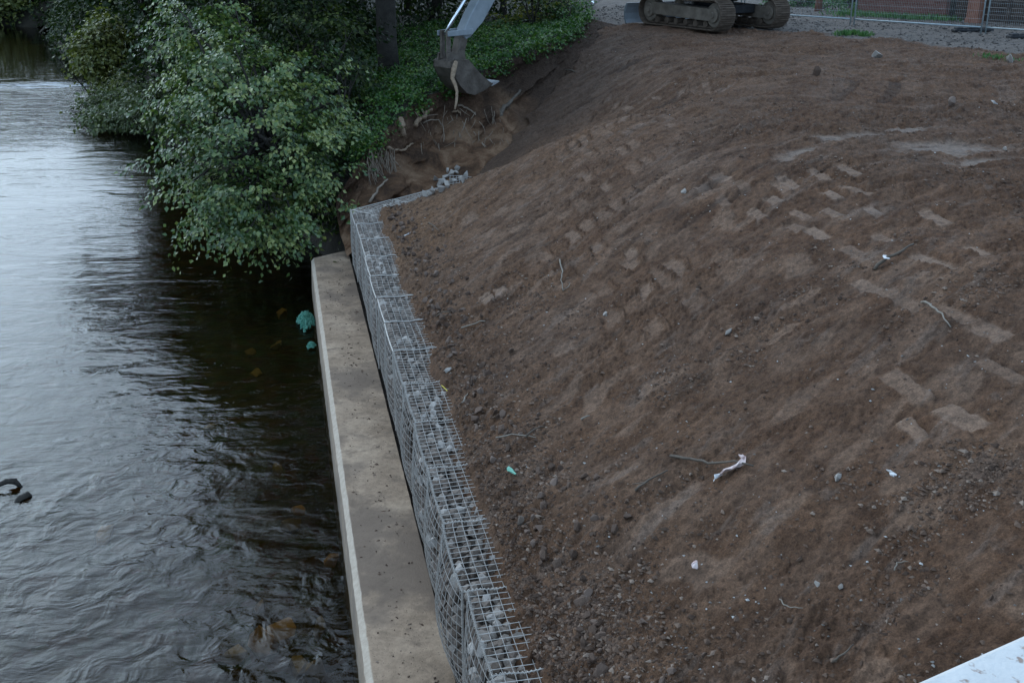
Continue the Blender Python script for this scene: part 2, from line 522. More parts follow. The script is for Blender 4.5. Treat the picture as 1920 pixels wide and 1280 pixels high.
def terrain(x, y, want_q=False):
    z, s, u, d, q = base_height(x, y)
    on = sstep(-0.22, -0.04, d)
    flat = sstep(3.55, 3.85, z)                       # 1 on the plateau
    warp = 0.25 * noise2(s * 0.8, u * 0.8, 3)
    patch = sstep(-0.12, 0.38, fbm(s * 0.55 + warp, u * 0.45, 3, 11))        # where the surface is broken up
    nearwall = np.exp(-np.maximum(d, 0) / 0.45) * (s < 19.5)
    broken = np.clip(0.30 + 0.6 * patch + 0.6 * nearwall + 0.25 * flat, 0, 1)
    # grooves running straight up the slope
    qq = q + 0.10 * noise2(q * 1.3, d * 0.5, 8) - 0.35 * d
    gro = noise2(qq * 5.5, d * 0.55, 21) + 0.6 * noise2(qq * 12, d * 0.9, 22)
    gro2 = noise2(qq * 3.2, d * 0.30, 27)
    slope_m = (1 - flat) * sstep(0.25, 1.0, d)
    crack = sstep(0.44, 0.54, noise2(qq * 4.3, d * 0.75, 33)) * slope_m * sstep(-0.1, 0.3, noise2(q * 0.8, d * 0.8, 34))
    crack = crack * (0.25 + 0.75 * sstep(8.5, 12, s))
    tread = flat * (noise2(x * 2.1 + 3, y * 5.5, 51) * 0.030 + noise2(x * 1.1, y * 1.6, 52) * 0.05)
    clod = np.abs(fbm(s * 7, u * 7, 3, 41))
    clod2 = fbm(s * 16, u * 16, 3, 45, 0.6)
    lump = np.maximum(noise2(s * 5 + 9, u * 5, 61) - 0.25, 0)
    dz = 0.06 * noise2(s * 0.6, u * 0.6, 1) + 0.03 * noise2(s * 1.7, u * 1.4, 2)
    dz = dz + slope_m * (0.007 * gro + 0.012 * gro2) - 0.020 * crack + tread
    dz = dz + broken * (0.060 * clod + 0.034 * clod2 + 0.080 * lump) - 0.01
    dz = dz + 0.020 * fbm(s * 11, u * 11, 3, 71) + broken * 0.024 * np.abs(noise2(s * 15, u * 15, 75)) + broken * 0.012 * noise2(s * 31, u * 31, 76) + nearwall * (0.05 * np.abs(fbm(s * 4.5, u * 4.5, 2, 73)) + 0.03 * fbm(s * 9, u * 9, 2, 74))
    sm = (1 - broken) * 0.45 * sstep(0.0, 0.5, noise2(qq * 3.0, d * 2.2, 81) + 0.15)
    sm = np.maximum(sm, 0.55 * slope_m * sstep(0.28, 0.5, noise2(qq * 3.6, d * 2.4, 83)))
    for ps, pu, ln, wd, st, tw in PADS:
        m = (np.abs(s - ps) < ln) & (np.abs(u - pu) < 0.4)
        if not m.any():
            continue
        ls, lu = s[m] - ps, u[m] - pu
        ls, lu = ls + lu * tw, lu - ls * tw
        ee = 0.035 * noise2(s[m] * 9, u[m] * 9, 91)
        a = 1 - sstep(0.85, 1.05, np.abs(ls + ee) / (ln / 2))
        b = 1 - sstep(0.80, 1.10, np.abs(lu + ee * 0.7) / (wd / 2))
        f = a * b * st
        lower = np.exp(-((lu + wd * 0.62) / 0.03) ** 2) * a            # little kerb pressed up below each pad
        dz[m] = dz[m] * (1 - 0.9 * f) - f * 0.012 + lower * 0.012 - np.exp(-((lu - wd * 0.62) / 0.03) ** 2) * a * 0.022
        sm[m] = np.maximum(sm[m], f)
    # rows of track-cleat prints pressed in bands running up the slope
    wq = qq + 0.10 * noise2(s * 2.3, u * 2.3, 131)
    wd = d + 0.05 * noise2(s * 2.9, u * 2.9, 132)
    bw, pd = 0.80, 0.20
    bj = np.floor(wq / bw); ci = np.floor(wd / pd + 0.37 * bj)
    lq = wq / bw - bj; ld = wd / pd + 0.37 * bj - ci
    hsh = np.modf(np.abs(np.sin(bj * 12.9898 + ci * 78.233) * 43758.5453))[0]
    hs2 = np.modf(np.abs(np.sin(bj * 39.346 + ci * 11.135 + 2.1) * 24634.6345))[0]
    region = sstep(1.0, 1.8, d) * (1 - sstep(5.2, 6.6, d)) * (1 - flat * 0.75) * (0.25 + 0.75 * sstep(8, 10.5, s)) * (s < 26)
    region = region * sstep(-0.30, 0.15, noise2(wq * 0.55 + 4, d * 0.42, 133) + 0.35 * noise2(s * 1.6, u * 1.6, 134))
    lo = 0.06 + 0.18 * hs2; hi = 0.94 - 0.25 * hsh
    ed = 0.05 * noise2(s * 13, u * 13, 135)
    pa = sstep(lo, lo + 0.07, lq + ed) * (1 - sstep(hi - 0.07, hi, lq + ed))
    pb = sstep(0.10, 0.20, ld + 1.2 * ed) * (1 - sstep(0.72, 0.84, ld + 1.2 * ed))
    pad = pa * pb * region * np.where(hsh > 0.28, 0.2 + 0.7 * hs2, 0.0)
    rid = pa * np.exp(-((ld - 0.93) / 0.07) ** 2) * region * (hsh > 0.28)
    dz = dz * (1 - 0.75 * pad) - 0.014 * pad + 0.016 * rid - 0.02 * pa * np.exp(-((ld - 0.04) / 0.06) ** 2) * region
    sm = np.maximum(sm * (1 - 0.5 * region), 0.85 * pad)
    fis = sstep(0.50, 0.62, noise2(qq * 8.5, d * 1.9, 141)) + sstep(0.48, 0.62, noise2(s * 5.5, u * 3.0, 142)) * 0.8
    fis = np.clip(fis, 0, 1) * (1 - pad) * sstep(-0.1, 0.2, d)
    fis = fis * (0.45 + 0.55 * sstep(8.5, 12, s))
    dz = dz - 0.020 * fis
    crack = np.maximum(crack, 0.8 * fis)
    wet = np.zeros(s.shape)
    for wx, wy, wa, wb in PUD:
        ex, ey = x - wx, y - wy
        rr = np.sqrt(((ex * 0.97 + ey * 0.25) / wa) ** 2 + ((ey * 0.97 - ex * 0.25) / (wb * 1.6)) ** 2) + 0.5 * noise2(x * 2.4, y * 4.2, 95) + 0.35 * noise2(x * 7, y * 11, 96)
        f = 1 - sstep(0.35, 1.15, rr)
        wet = np.maximum(wet, f)
    dz = dz * (1 - 0.85 * wet) - 0.03 * wet
    gl = np.where(x > 7.6, 23.6 + (10.8 - x) * 1.6, 28.7 + (7.6 - x) * 0.75) + 0.9 * noise2(x * 0.8, y * 0.8, 97)
    grav = sstep(-0.25, 0.25, y - gl)
    dz = dz * (1 - 0.55 * grav) + grav * 0.03 * fbm(x * 4, y * 4, 2, 99)
    return z + dz * on, sm * on, wet, crack, d, grav, s, u, (nearwall if not want_q else qq)

def poly_sdist(x, y, PL):
    best = np.full(x.shape, 1e9); sg = np.ones(x.shape)
    for (ax, ay), (bx, by) in zip(PL[:-1], PL[1:]):
        ex, ey = bx - ax, by - ay
        t = np.clip(((x - ax) * ex + (y - ay) * ey) / (ex * ex + ey * ey), 0, 1)
        dx, dy = x - ax - t * ex, y - ay - t * ey
        d = np.hypot(dx, dy)
        side = np.where((x - ax) * ey - (y - ay) * ex >= 0, 1.0, -1.0)
        m = d < best
        best = np.where(m, d, best); sg = np.where(m, side, sg)
    return best * sg
TOEB = [(-3.05, 19.0, 0.7), (-2.55, 19.35, 1.1), (-1.75, 20.4, 1.15), (-0.9, 21.7, 1.25), (0.0, 23.2, 1.75), (1.0, 25.6, 2.6), (2.2, 28.6, 3.45), (3.0, 31.5, 3.85)]
def build_terrain():
    az = np.radians(np.concatenate([np.linspace(-14, -11, 30, endpoint=False), np.linspace(-11, 33, 800), np.linspace(33, 75, 70)[1:]]))
    r = np.concatenate([np.exp(np.linspace(math.log(2.6), math.log(40), 830)), np.exp(np.linspace(math.log(40), math.log(140), 40))[1:]])
    A, RR = np.meshgrid(az, r, indexing='ij')
    x, y = RR * np.sin(A), RR * np.cos(A)
    sh = x.shape
    z, sm, wet, crack, d, grav, s, u, qv = terrain(x.ravel(), y.ravel(), True)
    # keep the land side, plus the pit behind the return wall
    keep = (d > -0.22) | ((s > 19.4) & (poly_sdist(x.ravel(), y.ravel(), [(p[0], p[1]) for p in TOEB]) > -0.1) & (d > -2.6))
    idx = np.arange(x.size).reshape(sh)
    F = np.stack([idx[:-1, :-1], idx[1:, :-1], idx[1:, 1:], idx[:-1, 1:]], -1).reshape(-1, 4)
    F = F[keep[F].all(1)]
    used = np.zeros(x.size, bool); used[F.ravel()] = True
    remap = np.cumsum(used) - 1
    V = np.stack([x.ravel(), y.ravel(), z], -1)[used]
    me = np_mesh("excavated_slope", V, remap[F][:, ::-1], True)
    add_attr(me, 'smooth', sm[used]); add_attr(me, 'wet', wet[used]); add_attr(me, 'crack', crack[used]); add_attr(me, 'gravel', grav[used])
    warm = np.clip(np.exp(-((s - 17.5) / 3.2) ** 2) * np.exp(-np.maximum(d, 0) / 2.6) * 1.15 + 0.25 * np.exp(-np.maximum(d, 0) / 0.9)
                   + 0.25 * noise2(s * 0.5, u * 0.5, 5), 0, 1)
    add_attr(me, 'warm', warm[used]); add_attr(me, 'along', qv[used]); add_attr(me, 'upslope', d[used])
    tree_shade = sstep(19.8, 22.5, s + 0.6 * noise2(s * 0.7, u * 0.7, 66)) * (1 - sstep(1.0, 3.2, d + 0.5 * noise2(s, u, 67))) * (1 - sstep(27.5, 31, s))  # mask for the painted tree shade on the far flank and hollow
    add_attr(me, 'tree_shade', tree_shade[used])
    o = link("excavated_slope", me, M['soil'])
    tag(o, "bare brown earth slope with track marks rising from the gabion wall", kind="structure")
    return o
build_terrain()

def gz(x, y):
    return float(terrain(np.array([x], float), np.array([y], float))[0][0])

# ------------------------------------------------------------------ river bed and water
def build_river():
    t = NT("river_bed_gravel")
    w = t.coord('World')
    f = t.noise(w, 3.5, 6, 0.7)
    g = t.node("ShaderNodeTexVoronoi"); g.inputs['Scale'].default_value = 5.0
    t.put(g.inputs['Vector'], w)
    col = t.ramp(f, [(0.3, (0.018, 0.014, 0.008)), (0.55, (0.055, 0.042, 0.020)), (0.75, (0.11, 0.080, 0.035))])
    t.pbr(t.mix(0.5, col, g.outputs['Color'], 'MULTIPLY'), 0.9, 0, t.bump(f, 0.6, 0.1), 0.2)
    n = 90
    xs = np.linspace(-160, 4, n); ys = np.concatenate([np.linspace(-60, 0, 20, endpoint=False), np.linspace(0, 40, 90, endpoint=False), np.linspace(40, 200, 40)])
    X, Y = np.meshgrid(xs, ys, indexing='ij')
    Z = -0.75 + 0.15 * fbm(X * 0.4, Y * 0.4, 3, 4)
    idx = np.arange(X.size).reshape(X.shape)
    F = np.stack([idx[:-1, :-1], idx[1:, :-1], idx[1:, 1:], idx[:-1, 1:]], -1).reshape(-1, 4)
    tag(link("river_bed", np_mesh("river_bed", np.stack([X.ravel(), Y.ravel(), Z.ravel()], -1), F, True), t.m), "dark stony river bed under the water", kind="structure")
    # water
    t = NT("river_water")
    flow = t.coord('World', (1, 1, 1), (0, 0, R(-14)))
    far = t.coord('World', (0.55, 1.5, 1), (0, 0, R(8)))
    mask = t.noise(flow, 0.16, 3, 0.55, 0.8)
    mask2 = t.noise(flow, 0.5, 3, 0.55, 1.2)
    swirl = t.noise(flow, 3.0, 3, 0.5, 0.8)
    rip = t.noise(far, 7.0, 3, 0.5, 0.5)
    wav = t.noise(far, 1.1, 2, 0.5, 0.6)
    ge = t.node("ShaderNodeNewGeometry")
    sep = t.node("ShaderNodeSeparateXYZ"); t.l.new(ge.outputs['Position'], sep.inputs[0])
    def zone(cx, cy, rx, ry):
        a = t.math('DIVIDE', t.math('SUBTRACT', sep.outputs[0], cx), rx)
        b = t.math('DIVIDE', t.math('SUBTRACT', sep.outputs[1], cy), ry)
        rr = t.math('ADD', t.math('MULTIPLY', a, a), t.math('MULTIPLY', b, b))
        return t.math('MAXIMUM', t.math('SUBTRACT', 1.0, rr), 0.0)
    riff = zone(-20.0, 40.5, 10, 10)
    near = t.ramp(t.math('DIVIDE', sep.outputs[1], 40.0), [(0.22, 1.0), (0.55, 0.0)])
    amp_s = t.math('MULTIPLY', t.ramp(mask2, [(0.35, 0.15), (0.65, 1.0)]), near)
    amp_r = t.math('ADD', t.ramp(mask, [(0.35, 0.25), (0.65, 1.0)]), t.math('MULTIPLY', riff, 3.0))
    h = t.math('ADD', t.math('MULTIPLY', t.math('MULTIPLY', swirl, amp_s), 0.040), t.math('MULTIPLY', t.math('MULTIPLY', rip, amp_r), 0.009))
    h = t.math('ADD', h, t.math('MULTIPLY', wav, 0.032))
    rfn = t.noise(t.coord('World', (0.45, 1.0, 1), (0, 0, R(5))), 1.5, 4, 0.6, 0.5)
    h = t.math('ADD', h, t.math('MULTIPLY', t.math('MULTIPLY', rfn, riff), 0.30))
    calm = t.ramp(t.math('DIVIDE', sep.outputs[1], 80.0), [(0.56, 1.0), (0.66, 0.30)])
    h = t.math('MULTIPLY', h, calm)
    nrm = t.bump(h, 1.0, 1.0)
    fr = t.node("ShaderNodeFresnel"); fr.inputs[0].default_value = 1.333
    t.l.new(nrm, fr.inputs['Normal'])
    gl = t.node("ShaderNodeBsdfGlossy"); gl.inputs['Roughness'].default_value = 0.03
    t.l.new(nrm, gl.inputs['Normal'])
    tr = t.node("ShaderNodeBsdfTransparent"); tr.inputs[0].default_value = (0.56, 0.47, 0.25, 1)
    mx = t.node("ShaderNodeMixShader")
    t.l.new(fr.outputs[0], mx.inputs[0]); t.l.new(tr.outputs[0], mx.inputs[1]); t.l.new(gl.outputs[0], mx.inputs[2])
    foam = t.node("ShaderNodeBsdfDiffuse"); foam.inputs[0].default_value = (0.75, 0.78, 0.8, 1)
    mf = t.node("ShaderNodeMixShader")
    fz = zone(-20.8, 48.0, 2.6, 1.3)
    ff = t.math('MULTIPLY', t.ramp(t.noise(t.coord('World', (0.5, 2.6, 1)), 1.6, 4, 0.6), [(0.48, 0.0), (0.62, 1.0)]), t.math('MULTIPLY', fz, 1.5))
    t.put(mf.inputs[0], t.math('MINIMUM', ff, 0.85))
    t.l.new(mx.outputs[0], mf.inputs[1]); t.l.new(foam.outputs[0], mf.inputs[2])
    t.l.new(mf.outputs[0], t.out.inputs[0])
    V = [(-160, -60, 0), (1.3, -60, 0), (1.3, 3, 0), (-2.3, 19.5, 0), (3, 200, 0), (-160, 200, 0)]
    me = bpy.data.meshes.new("river_water"); me.from_pydata(V, [], [tuple(range(6))])
    tag(link("river_water", me, t.m), "dark rippled river reflecting a pale sky and trees", kind="structure")
build_river()

# ------------------------------------------------------------------ concrete ledge at the water's edge
def build_ledge():
    prof = [(1.035, -0.9), (1.035, 0.64), (1.028, 0.65), (0.70, 0.652), (0.384, 0.651), (0.374, 0.649), (0.325, 0.605), (0.322, 0.598), (0.30, 0.10), (0.285, -0.9)]
    edge = [0, 0, 0, 0, 0, 1, 1, 0.35, 0.35, 0]
    n = 240
    V, E, W = [], [], []
    for i in range(n + 1):
        f = i / n
        for j, (u, z) in enumerate(prof):
            s_end = 19.40 + (u - 0.33) * 0.62
            s = -6 + f * (s_end + 6)
            jit = 0.004 * float(noise2(np.array(s * 7.0), np.array(j * 3.1), 12)) + 0.004 * float(noise2(np.array(s * 23.0), np.array(j * 3.1), 13))
            if j in (5, 6):
                jit *= 1.2
            p = su(s, u + jit, z + (jit * 0.5 if j in (3, 4, 5, 6) else 0))
            V.append(p); E.append(edge[j]); W.append(1.0 if z < 0.0 else (0.45 if z < 0.2 else 0.0))
    m = len(prof)
    F = [(i * m + j, i * m + (j + 1) % m, (i + 1) * m + (j + 1) % m, (i + 1) * m + j) for i in range(n) for j in range(m)]
    me = bpy.data.meshes.new("concrete_ledge")
    me.from_pydata(V, [], F + [tuple(range(m)), tuple(n * m + j for j in range(m - 1, -1, -1))])
    bm = bmesh.new(); bm.from_mesh(me); bmesh.ops.recalc_face_normals(bm, faces=bm.faces); bm.to_mesh(me); bm.free()
    add_attr(me, 'edge', E); add_attr(me, 'wetline', W)
    o = link("concrete_ledge", me, M['concrete'])
    tag(o, "long grey concrete ledge between the river and the gabion wall", "ledge")
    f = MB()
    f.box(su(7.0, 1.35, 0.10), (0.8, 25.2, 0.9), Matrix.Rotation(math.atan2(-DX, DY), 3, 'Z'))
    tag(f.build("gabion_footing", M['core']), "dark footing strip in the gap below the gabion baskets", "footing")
build_ledge()

# ------------------------------------------------------------------ gabion baskets
def rock_mesh(name, rg, n=15, flat=0.75):
    bm = bmesh.new()
    for i in range(n):
        v = Vector(rg.normal(size=3)).normalized() * rg.uniform(0.36, 0.52)
        v.z *= flat
        v.x *= 1.12
        bm.verts.new(v)
    r = bmesh.ops.convex_hull(bm, input=bm.verts)
    bmesh.ops.delete(bm, geom=[v for v in bm.verts if not v.link_faces], context='VERTS')
    me = bpy.data.meshes.new(name)
    bm.to_mesh(me); bm.free()
    return me
ROCKS = [rock_mesh("stone", rng, 16, 0.8) for _ in range(14)]
for me_ in ROCKS: me_.materials.append(M['stone'])
PALE_ROCKS = [rock_mesh("pale_stone", rng, 12, 0.65) for _ in range(6)]
for me_ in PALE_ROCKS: me_.materials.append(M['palestone'])
CLODS = [rock_mesh("clod", rng, 18, 0.75) for _ in range(8)]
for me_ in CLODS: me_.materials.append(M['clod'])

def put_rock(name, me, p, size, parent=None, base=None):
    o = bpy.data.objects.new(name, me)
    COL.objects.link(o)
    q = Vector(p) - (base if base is not None else Vector((0, 0, 0)))
    o.location = q
    o.rotation_euler = (rng.uniform(0, 6.28), rng.uniform(0, 6.28), rng.uniform(0, 6.28))
    k = size
    o.scale = (k * rng.uniform(0.85, 1.2), k * rng.uniform(0.8, 1.1), k * rng.uniform(0.8, 1.05))
    if parent is not None: o.parent = parent
    return o

GZ0, GZ1 = 0.68, 1.70            # bottom and top of the baskets
CELL = 1 / 13.0
def basket(name, O, A, B, L, W, label, stones_face=True, helix=True, bulge=0.06, nu=7, seed=0, squash=0.0, group="gabion baskets along the river wall"):
    """O: river-side bottom corner (world, z = GZ0); A along, B inward, both unit horizontal"""
    rg = np.random.default_rng(100 + seed)
    H = GZ1 - GZ0
    root = empty(name, O)
    tag(root, label, "gabion", group)
    tilt = rg.uniform(-0.012, 0.012, 4)
    out = bulge * rg.uniform(0.7, 1.3)
    Z = Vector((0, 0, 1))
    def top_z(a, b):
        sag = -0.035 * math.sin(math.pi * min(max(a / L, 0), 1)) * math.sin(math.pi * min(max(b / W, 0.0), 1)) * rg_s
        return H + sag + tilt[0] * (a - L / 2) - squash * (a / L)
    rg_s = rg.uniform(-0.6, 1.0)
    def face_b(a, h):
        k = math.sin(math.pi * min(max(a / L, 0), 1)) ** 0.8
        v = h / H
        return -out * k * (math.sin(math.pi * min(v, 1)) ** 0.7 + 0.14 * v) + tilt[1]
    def P(a, b, h): return A * a + B * b + Z * h
    r = 0.0028
    na = int(round(L / CELL))
    # top panel
    m = MB()
    for i in range(nu + 1):
        b = i * CELL
        pts = []
        for j in range(7):
            a = L * j / 6
            bb = face_b(a, H) * max(0, 1 - b / 0.35) + b
            pts.append(P(a, bb, top_z(a, b) + rg.normal(0, 0.003)))
        m.tube(pts, r * 1.15, 3, False)
    for j in range(1, na):
        a = L * j / na + rg.normal(0, 0.004)
        b1 = nu * CELL + max(0.0, rg.uniform(-0.12, 0.04))
        m.tube([P(a, face_b(a, H) * max(0, 1 - b / 0.35) + b, top_z(a, b) + 0.004) for b in (0, b1 * 0.33, b1 * 0.66, b1)], r * 0.9, 3, False)
    m.build("top_mesh", M['wire'], root)
    # face panel
    m = MB()
    for j in range(na + 1):
        a = L * j / na
        m.tube([P(a, face_b(a, H * i / 6), top_z(a, 0) * i / 6) for i in range(7)], r, 3, False)
    for i in range(0, 14):
        v = i / 13
        m.tube([P(L * j / 8, face_b(L * j / 8, H * v) - 0.004, top_z(L * j / 8, 0) * v) for j in range(9)], r * 1.1, 3, False)
    m.build("face_mesh", M['wire'], root)
    # lacing along the front edge, the far joint and the upright joint
    m = MB()
    def coil(f, length, rad, pitch):
        n = int(length / pitch * 6)
        pts = []
        for k in range(n + 1):
            t = k / n
            c, e1, e2 = f(t)
            w = 2 * math.pi * k / 6
            pts.append(c + e1 * math.cos(w) * rad + e2 * math.sin(w) * rad)
        m.tube(pts, 0.0026, 3, False)
    top_edge = lambda t: (P(L * t, face_b(L * t, H), top_z(L * t, 0)), B, Z)
    joint = lambda t: (P(0.006, t * nu * CELL, top_z(0, t * nu * CELL) + 0.006 + 0.008 * math.sin(t * 9)), A, Z)
    upright = lambda t: (P(0.004, face_b(0, H * t) - 0.006, H * t), A, B)
    if helix:
        coil(top_edge, L, 0.011, 0.028); coil(joint, nu * CELL, 0.010, 0.030); coil(upright, H, 0.010, 0.030)
        for g in (joint, upright):
            m.tube([g(t)[0] for t in (0, 0.25, 0.5, 0.75, 1)], 0.005, 4, False)
    else:
        for g in (top_edge, joint, upright):
            m.tube([g(t)[0] for t in (0, 0.2, 0.4, 0.6, 0.8, 1)], 0.008, 4, False)
    m.build("lacing_wire", M['wire'], root)
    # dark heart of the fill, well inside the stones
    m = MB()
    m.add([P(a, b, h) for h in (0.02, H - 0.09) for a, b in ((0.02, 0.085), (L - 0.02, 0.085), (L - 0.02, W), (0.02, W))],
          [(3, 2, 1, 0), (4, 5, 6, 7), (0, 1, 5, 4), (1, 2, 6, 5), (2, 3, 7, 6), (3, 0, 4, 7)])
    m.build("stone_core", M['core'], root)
    # stones of the top layer
    st = 0.082
    ia, ib = max(3, int(L / st)), max(2, int((nu * CELL + 0.08) / st))
    for i in range(ia):
        for j in range(ib):
            size = rg.uniform(0.085, 0.14)
            a = min(max((i + 0.5 + rg.uniform(-0.35, 0.35)) * L / ia, 0.05), L - 0.05)
            b = min(max((j + 0.5 + rg.uniform(-0.35, 0.35)) * (nu * CELL + 0.08) / ib, 0.055), 9)
            h = top_z(a, b) - size * 0.42 - rg.uniform(0.0, 0.03)
            put_rock("stone", ROCKS[rg.integers(len(ROCKS))], P(a, b + face_b(a, H) * max(0, 1 - b / 0.35), h), size, root)
    if stones_face:
        ih = 8; iw = max(3, int(L / 0.125))
        for i in range(iw):
            for j in range(ih):
                size = rg.uniform(0.11, 0.17)
                a = min(max((i + 0.5 + rg.uniform(-0.3, 0.3)) * L / iw, 0.06), L - 0.06)
                h = min(max((j + 0.5 + rg.uniform(-0.3, 0.3)) * (H - 0.05) / ih, 0.05), H - 0.09)
                b = face_b(a, h) + size * 0.46 + rg.uniform(0, 0.03)
                put_rock("stone", ROCKS[rg.integers(len(ROCKS))], P(a, b, h), size, root)
    return root

D3, U3 = Vector((DX, DY, 0)), Vector((UX, UY, 0))
ORD = ["first", "second", "third", "fourth", "fifth", "sixth", "seventh", "eighth", "ninth", "tenth", "eleventh", "twelfth", "thirteenth", "fourteenth", "fifteenth"]
for k in range(-1, 13):
    s0 = 5.70 + k
    if k == 12:
        lab = "wire gabion basket of grey stones at the far corner of the river wall"
    elif k == -1:
        lab = "wire gabion basket nearest the bridge, cut off by the lower picture edge"
    else:
        lab = "wire gabion basket of grey stones, %s from the lower picture edge" % ORD[k + 1]
    O = su(s0, 1.07 + random.uniform(-0.012, 0.012), GZ0)
    basket("gabion_basket", O, D3, U3, 1.0, 0.95, lab, True, k < 6, 0.10 if k < 5 else 0.05, 6 if (k < 4 or k >= 10) else 7, seed=k + 5)
# return wall behind the corner
RA = (D3 * 2.1 + U3 * 2.6).normalized()
RB = (U3 * 2.1 - D3 * 2.6).normalized()
for k in range(3):
    O = su(18.72, 1.07, GZ0) + RA * (1.02 * k)
    lab = ["wire gabion basket just behind the wall corner, turning inland", "middle gabion basket of the inland return, half buried in soil",
           "last gabion basket of the return, sunk in rubble"][k]
    basket("gabion_basket", O, RA, RB, 1.0, 0.95, lab, k == 0, False, 0.02, 6, seed=40 + k, squash=0.0 if k < 2 else 0.05, group="gabion baskets turning inland")

# corner post wire, thick and bright
m = MB()
m.tube([su(18.71, 1.06, GZ0), su(18.71, 1.055, 1.2), su(18.71, 1.06, 1.72)], 0.012, 5)
tag(m.build("corner_wire", M['wire']), "thick bright wire down the far corner of the gabion wall", "wire")

# ------------------------------------------------------------------ raw cut bank and wooded bank beyond
LIP = [(-3.40, 20.2, 1.5)] + [tuple(at_height(x, y, z)) for x, y, z in ((694, 272, 2.35), (722, 244, 2.5), (762, 208, 2.75), (800, 180, 2.95), (850, 165, 3.05), (905, 132, 3.35), (1000, 96, 3.62), (1085, 58, 3.85))] + [(2.35, 33.0, 3.95)]
def resample(pl, n):
    P = np.array(pl, float)
    # smooth by Catmull-like cubic of chord length
    L = np.concatenate([[0], np.cumsum(np.linalg.norm(np.diff(P, axis=0), axis=1))])
    t = np.linspace(0, L[-1], n)
    Q = np.stack([np.interp(t, L, P[:, k]) for k in range(3)], -1)
    for _ in range(max(2, n // 14)):
        Q[1:-1] = 0.25 * Q[:-2] + 0.5 * Q[1:-1] + 0.25 * Q[2:]
    return Q
def build_cutbank():
    n, m = 190, 90
    A, B = resample(LIP, n), resample(TOEB, n)
    T = np.linspace(0, 1, m)[None, :]
    lat = np.linspace(0, 1, n)[:, None]
    # drop fast below the lip, hollow under it, then a talus
    hor = np.clip(T ** 1.7 * 0.75 + 0.25 * T, 0, 1)
    ver = 1 - (1 - T) ** 1.5
    X = A[:, None, :] * (1 - hor[..., None]) + B[:, None, :] * hor[..., None]
    X[..., 2] = A[:, None, 2] * (1 - ver) + B[:, None, 2] * ver
    q = lat * 15; v = T * 3
    face = B - A; face[:, 2] = 0
    face /= np.linalg.norm(face, axis=1)[:, None]
    und = np.exp(-((T - 0.26) / 0.15) ** 2) * (0.6 + 0.5 * noise2(q * 0.8, v * 0 + 2, 5))
    disp = -0.42 * und + 0.50 * fbm(q * 0.6, v * 1.0, 4, 14) + 0.22 * fbm(q * 2.0, v * 2.4, 4, 16)
    disp = disp * (0.25 + 0.75 * np.sin(np.pi * np.clip(T, 0.0, 1)))
    X += face[:, None, :] * disp[..., None]
    X[..., 2] += 0.05 * fbm(q * 3, v * 3, 3, 18) * np.sin(np.pi * T)
    V = X.reshape(-1, 3)
    idx = np.arange(n * m).reshape(n, m)
    F = np.stack([idx[:-1, :-1], idx[1:, :-1], idx[1:, 1:], idx[:-1, 1:]], -1).reshape(-1, 4)
    me = np_mesh("cut_bank", V, F[:, ::-1], True)
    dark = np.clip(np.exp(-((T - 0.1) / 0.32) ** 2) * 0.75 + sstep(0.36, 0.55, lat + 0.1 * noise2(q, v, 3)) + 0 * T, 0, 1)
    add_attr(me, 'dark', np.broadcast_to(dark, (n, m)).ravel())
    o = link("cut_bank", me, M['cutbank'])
    tag(o, "raw reddish cut bank with hanging roots behind the gabion return", kind="structure")
    return BVHTree.FromPolygons([tuple(p) for p in V], F.tolist()), A
CUT_BVH, LIPS = build_cutbank()

def bank_hit(px, py):
    o = Vector((0, 0, CAM_Z)); d = pix_dir(px, py).normalized()
    h = CUT_BVH.ray_cast(o, d)
    g = ground_hit(px, py)
    if h[0] is not None and (h[0] - o).length < (g - o).length + 0.3:
        return h[0]
    return g

BANK = [(-2.95, 19.2), (-4.6, 22.5), (-7.6, 27.5), (-12.2, 35), (-19.0, 49), (-26, 62), (-33, 78), (-60, 92), (-160, 110)]
LIP2 = [(p[0], p[1]) for p in LIP] + [(2.5, 36), (3.4, 45), (12, 150)]
LIPX = np.array([p[1] for p in LIP] + [36, 45, 150]); LIPZ = np.array([p[2] for p in LIP] + [3.9, 3.9, 3.9])
def wood_height(x, y):
    d = poly_sdist(x, y, BANK)
    z = -1.0 + 3.6 * sstep(-0.8, 2.6, d) + 1.0 * sstep(2, 8, d)
    dl = -poly_sdist(x, y, LIP2)
    zl = np.interp(y, LIPX, LIPZ)
    w = np.exp(-np.maximum(dl, 0) / 1.2) * sstep(0.2, 1.6, d + 0.6)
    z = z * (1 - w) + zl * w
    return z + 0.12 * fbm(x * 0.7, y * 0.7, 3, 20) * sstep(0.1, 0.8, dl), d, dl
def build_wood():
    xs = np.concatenate([np.linspace(-150, -30, 40, endpoint=False), np.linspace(-30, 6, 180)])
    ys = np.concatenate([np.linspace(18.5, 34, 110, endpoint=False), np.linspace(34, 150, 110)])
    X, Y = np.meshgrid(xs, ys, indexing='ij')
    z, d, dl = wood_height(X.ravel(), Y.ravel())
    keep = (dl > -0.12) & (d > -1.5)
    idx = np.arange(X.size).reshape(X.shape)
    F = np.stack([idx[:-1, :-1], idx[1:, :-1], idx[1:, 1:], idx[:-1, 1:]], -1).reshape(-1, 4)
    F = F[keep[F].all(1)]
    tag(link("wooded_bank", np_mesh("wooded_bank", np.stack([X.ravel(), Y.ravel(), z], -1), F, True), M['under']), "dark leaf-littered river bank under the trees", kind="structure")
build_wood()
def wz(x, y):
    return float(wood_height(np.array([x], float), np.array([y], float))[0][0])

